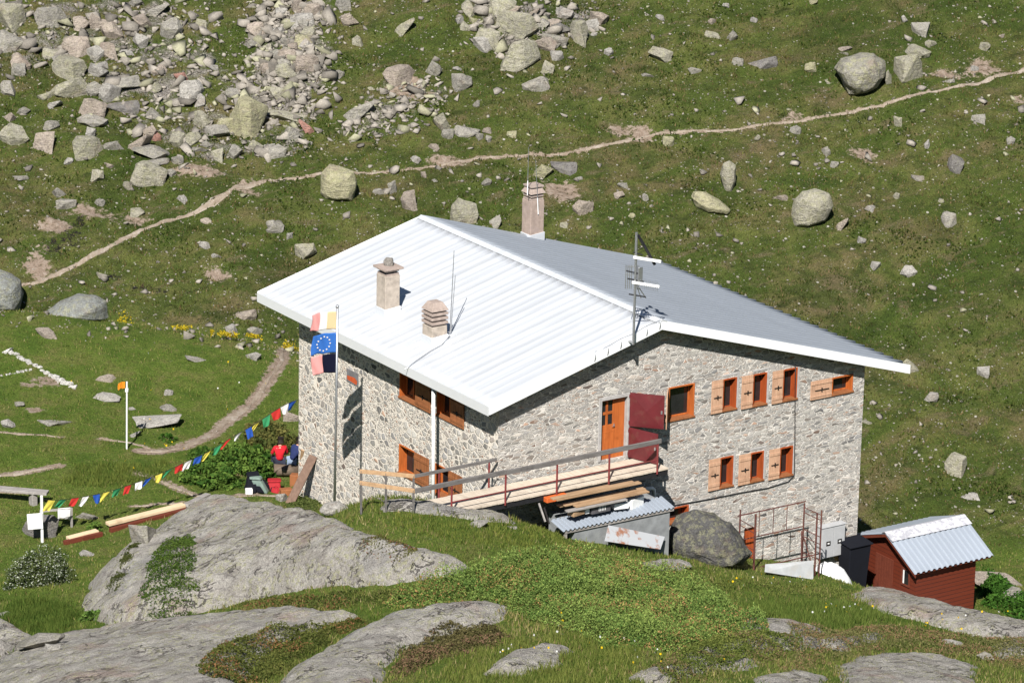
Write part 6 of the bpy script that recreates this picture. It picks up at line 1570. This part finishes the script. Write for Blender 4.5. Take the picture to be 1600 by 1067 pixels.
pb = G(437, 742); person(pb, -YAW+.25, .48, MAT['redshirt'], MAT['darktrs'], 'person in a red shirt with dark hair sitting with back turned', (.02, .05), (.03, .02))
st_ = G(437, 741)
pb2 = G(457, 742); person(pb2, -YAW-.5, .48, MAT['navyshirt'], MAT['jeans'], 'person in a navy jacket and pale jeans leaning towards the stone wall', (.12, .16), (.05, .03))
# the log they sit on
A = G(428, 743)+Vector((0, 0, .22)); B = G(466, 745)+Vector((0, 0, .22)); m = MB(); m.tube([A, B], .2, 12); tag(m.build('log', mat_wood('bark', (.10, .07, .05), (.19, .15, .11), 0), None, 0, True), 'rough log bench under the two sitting people', 'log')
def pack(px, py, w, h, d, mat, label, rz, mat2):
    b = G(px, py); t = empty('backpack', b, label, 'backpack', 'backpacks heaped by the dock plants'); ca, sa = math.cos(rz-YAW), math.sin(rz-YAW); tw_ = Vector((math.sin(rz*7)*.35, .3, .9)).normalized()
    def body(nm, x0, x1, y0, y1, z0, z1, mm, bev):
        m = MB(U=(ca, sa, 0), V=(-sa, ca, 0), W=tw_, O=b)
        m.add([(x0, y0, z0), (x1, y0, z0), (x1, y1, z0), (x0, y1, z0), (x0+.06*w, y0+.1*d, z1), (x1-.06*w, y0+.1*d, z1), (x1-.06*w, y1-.1*d, z1), (x0+.06*w, y1-.1*d, z1)],
              [(3, 2, 1, 0), (4, 5, 6, 7), (0, 1, 5, 4), (1, 2, 6, 5), (2, 3, 7, 6), (3, 0, 4, 7)]); o = m.build(nm, mm, t, bev, True); sb = o.modifiers.new('s', 'SUBSURF'); sb.levels = sb.render_levels = 2; return o
    body('bag', -w/2, w/2, -d/2, d/2, -.03, h, mat, .06*w); body('lid', -w/2-.01, w/2+.01, -d/2-.01, d/2+.01, h+.003, h*1.22, mat, .05*w)
    body('pocket', -w*.3, w*.3, -d/2-.09, -d/2-.004, .04, h*.6, mat2, .03)
    for s in (-1, 1):
        m = MB(U=(ca, sa, 0), V=(-sa, ca, 0), W=tw_, O=b); m.tube([(s*w*.22, d/2, h*.98), (s*w*.26, d/2+.07, h*.6), (s*w*.24, d/2, h*.1)], .02, 6); m.build('strap', MAT['black'], t)
MAT['grn'] = mat_plain('grey_green_fabric', (.16, .22, .19), .85, 0, .15, 16); MAT['redf'] = mat_plain('red_fabric', (.32, .014, .02), .8, 0, .12, 16)
pack(392, 768, .42, .55, .34, MAT['navy'], 'black backpack at the left of the heap', .3, MAT['navy'])
pack(411, 768, .40, .50, .32, MAT['grn'], 'grey green backpack in the middle of the heap', -.2, MAT['navy'])
pack(428, 766, .48, .32, .36, MAT['redf'], 'squat red backpack at the right of the heap', .1, MAT['navy'])
def ground_box(name, px, py, w, d, h, mat, label, cat, rz=0., group=None):
    b = G(px, py); ca, sa = math.cos(rz-YAW), math.sin(rz-YAW); m = MB(U=(ca, sa, 0), V=(-sa, ca, 0), W=(0, 0, 1), O=b); m.box(-w/2, w/2, -d/2, d/2, -.05, h); o = m.build(name, mat, None, .015); tag(o, label, cat, group); return o
mound('jacket', 403, 764, 1.0, .8, .42, MAT['navy'], 'dark jacket thrown over the heap of backpacks', 'jacket', 9)
mound('jacket', 433, 768, .55, .5, .26, MAT['redf'], 'red jacket lying at the right end of the backpack heap', 'jacket', 12)
ground_box('helmet_box', 389, 772, .24, .2, .2, MAT['white'], 'small white box in front of the black backpack', 'box', .2)
ground_box('wooden_crate', 447, 772, .42, .3, .2, MAT['oldvarnish'], 'low brown crate at the foot of the leaning board', 'crate', .3, 'brown crates by the wall')
ground_box('wooden_crate', 462, 760, .36, .3, .45, MAT['oldvarnish'], 'taller brown crate behind the leaning board', 'crate', -.2, 'brown crates by the wall')
A = G(452, 786)+Vector((0, 0, -.05)); B = Vector(onX(490, 712, -.06)); m = MB(); m.bar(A, B, .30, .06, (-.8, -.6, .2)); tag(m.build('leaning_board', MAT['oldwood'] if 'oldwood' in MAT else mat_wood('dark_old_board', (.11, .065, .045), (.19, .12, .085), 2), None, .006), 'dark brown board leaning against the house corner', 'board')
A = G(466, 765); B = Vector(onX(473, 703, -.05)); m = MB(); m.bar(A, B, .12, .05, (-.8, -.6, .2)); tag(m.build('leaning_board', MAT['plank'], None, .004), 'narrow brown board leaning behind the dark one', 'board')
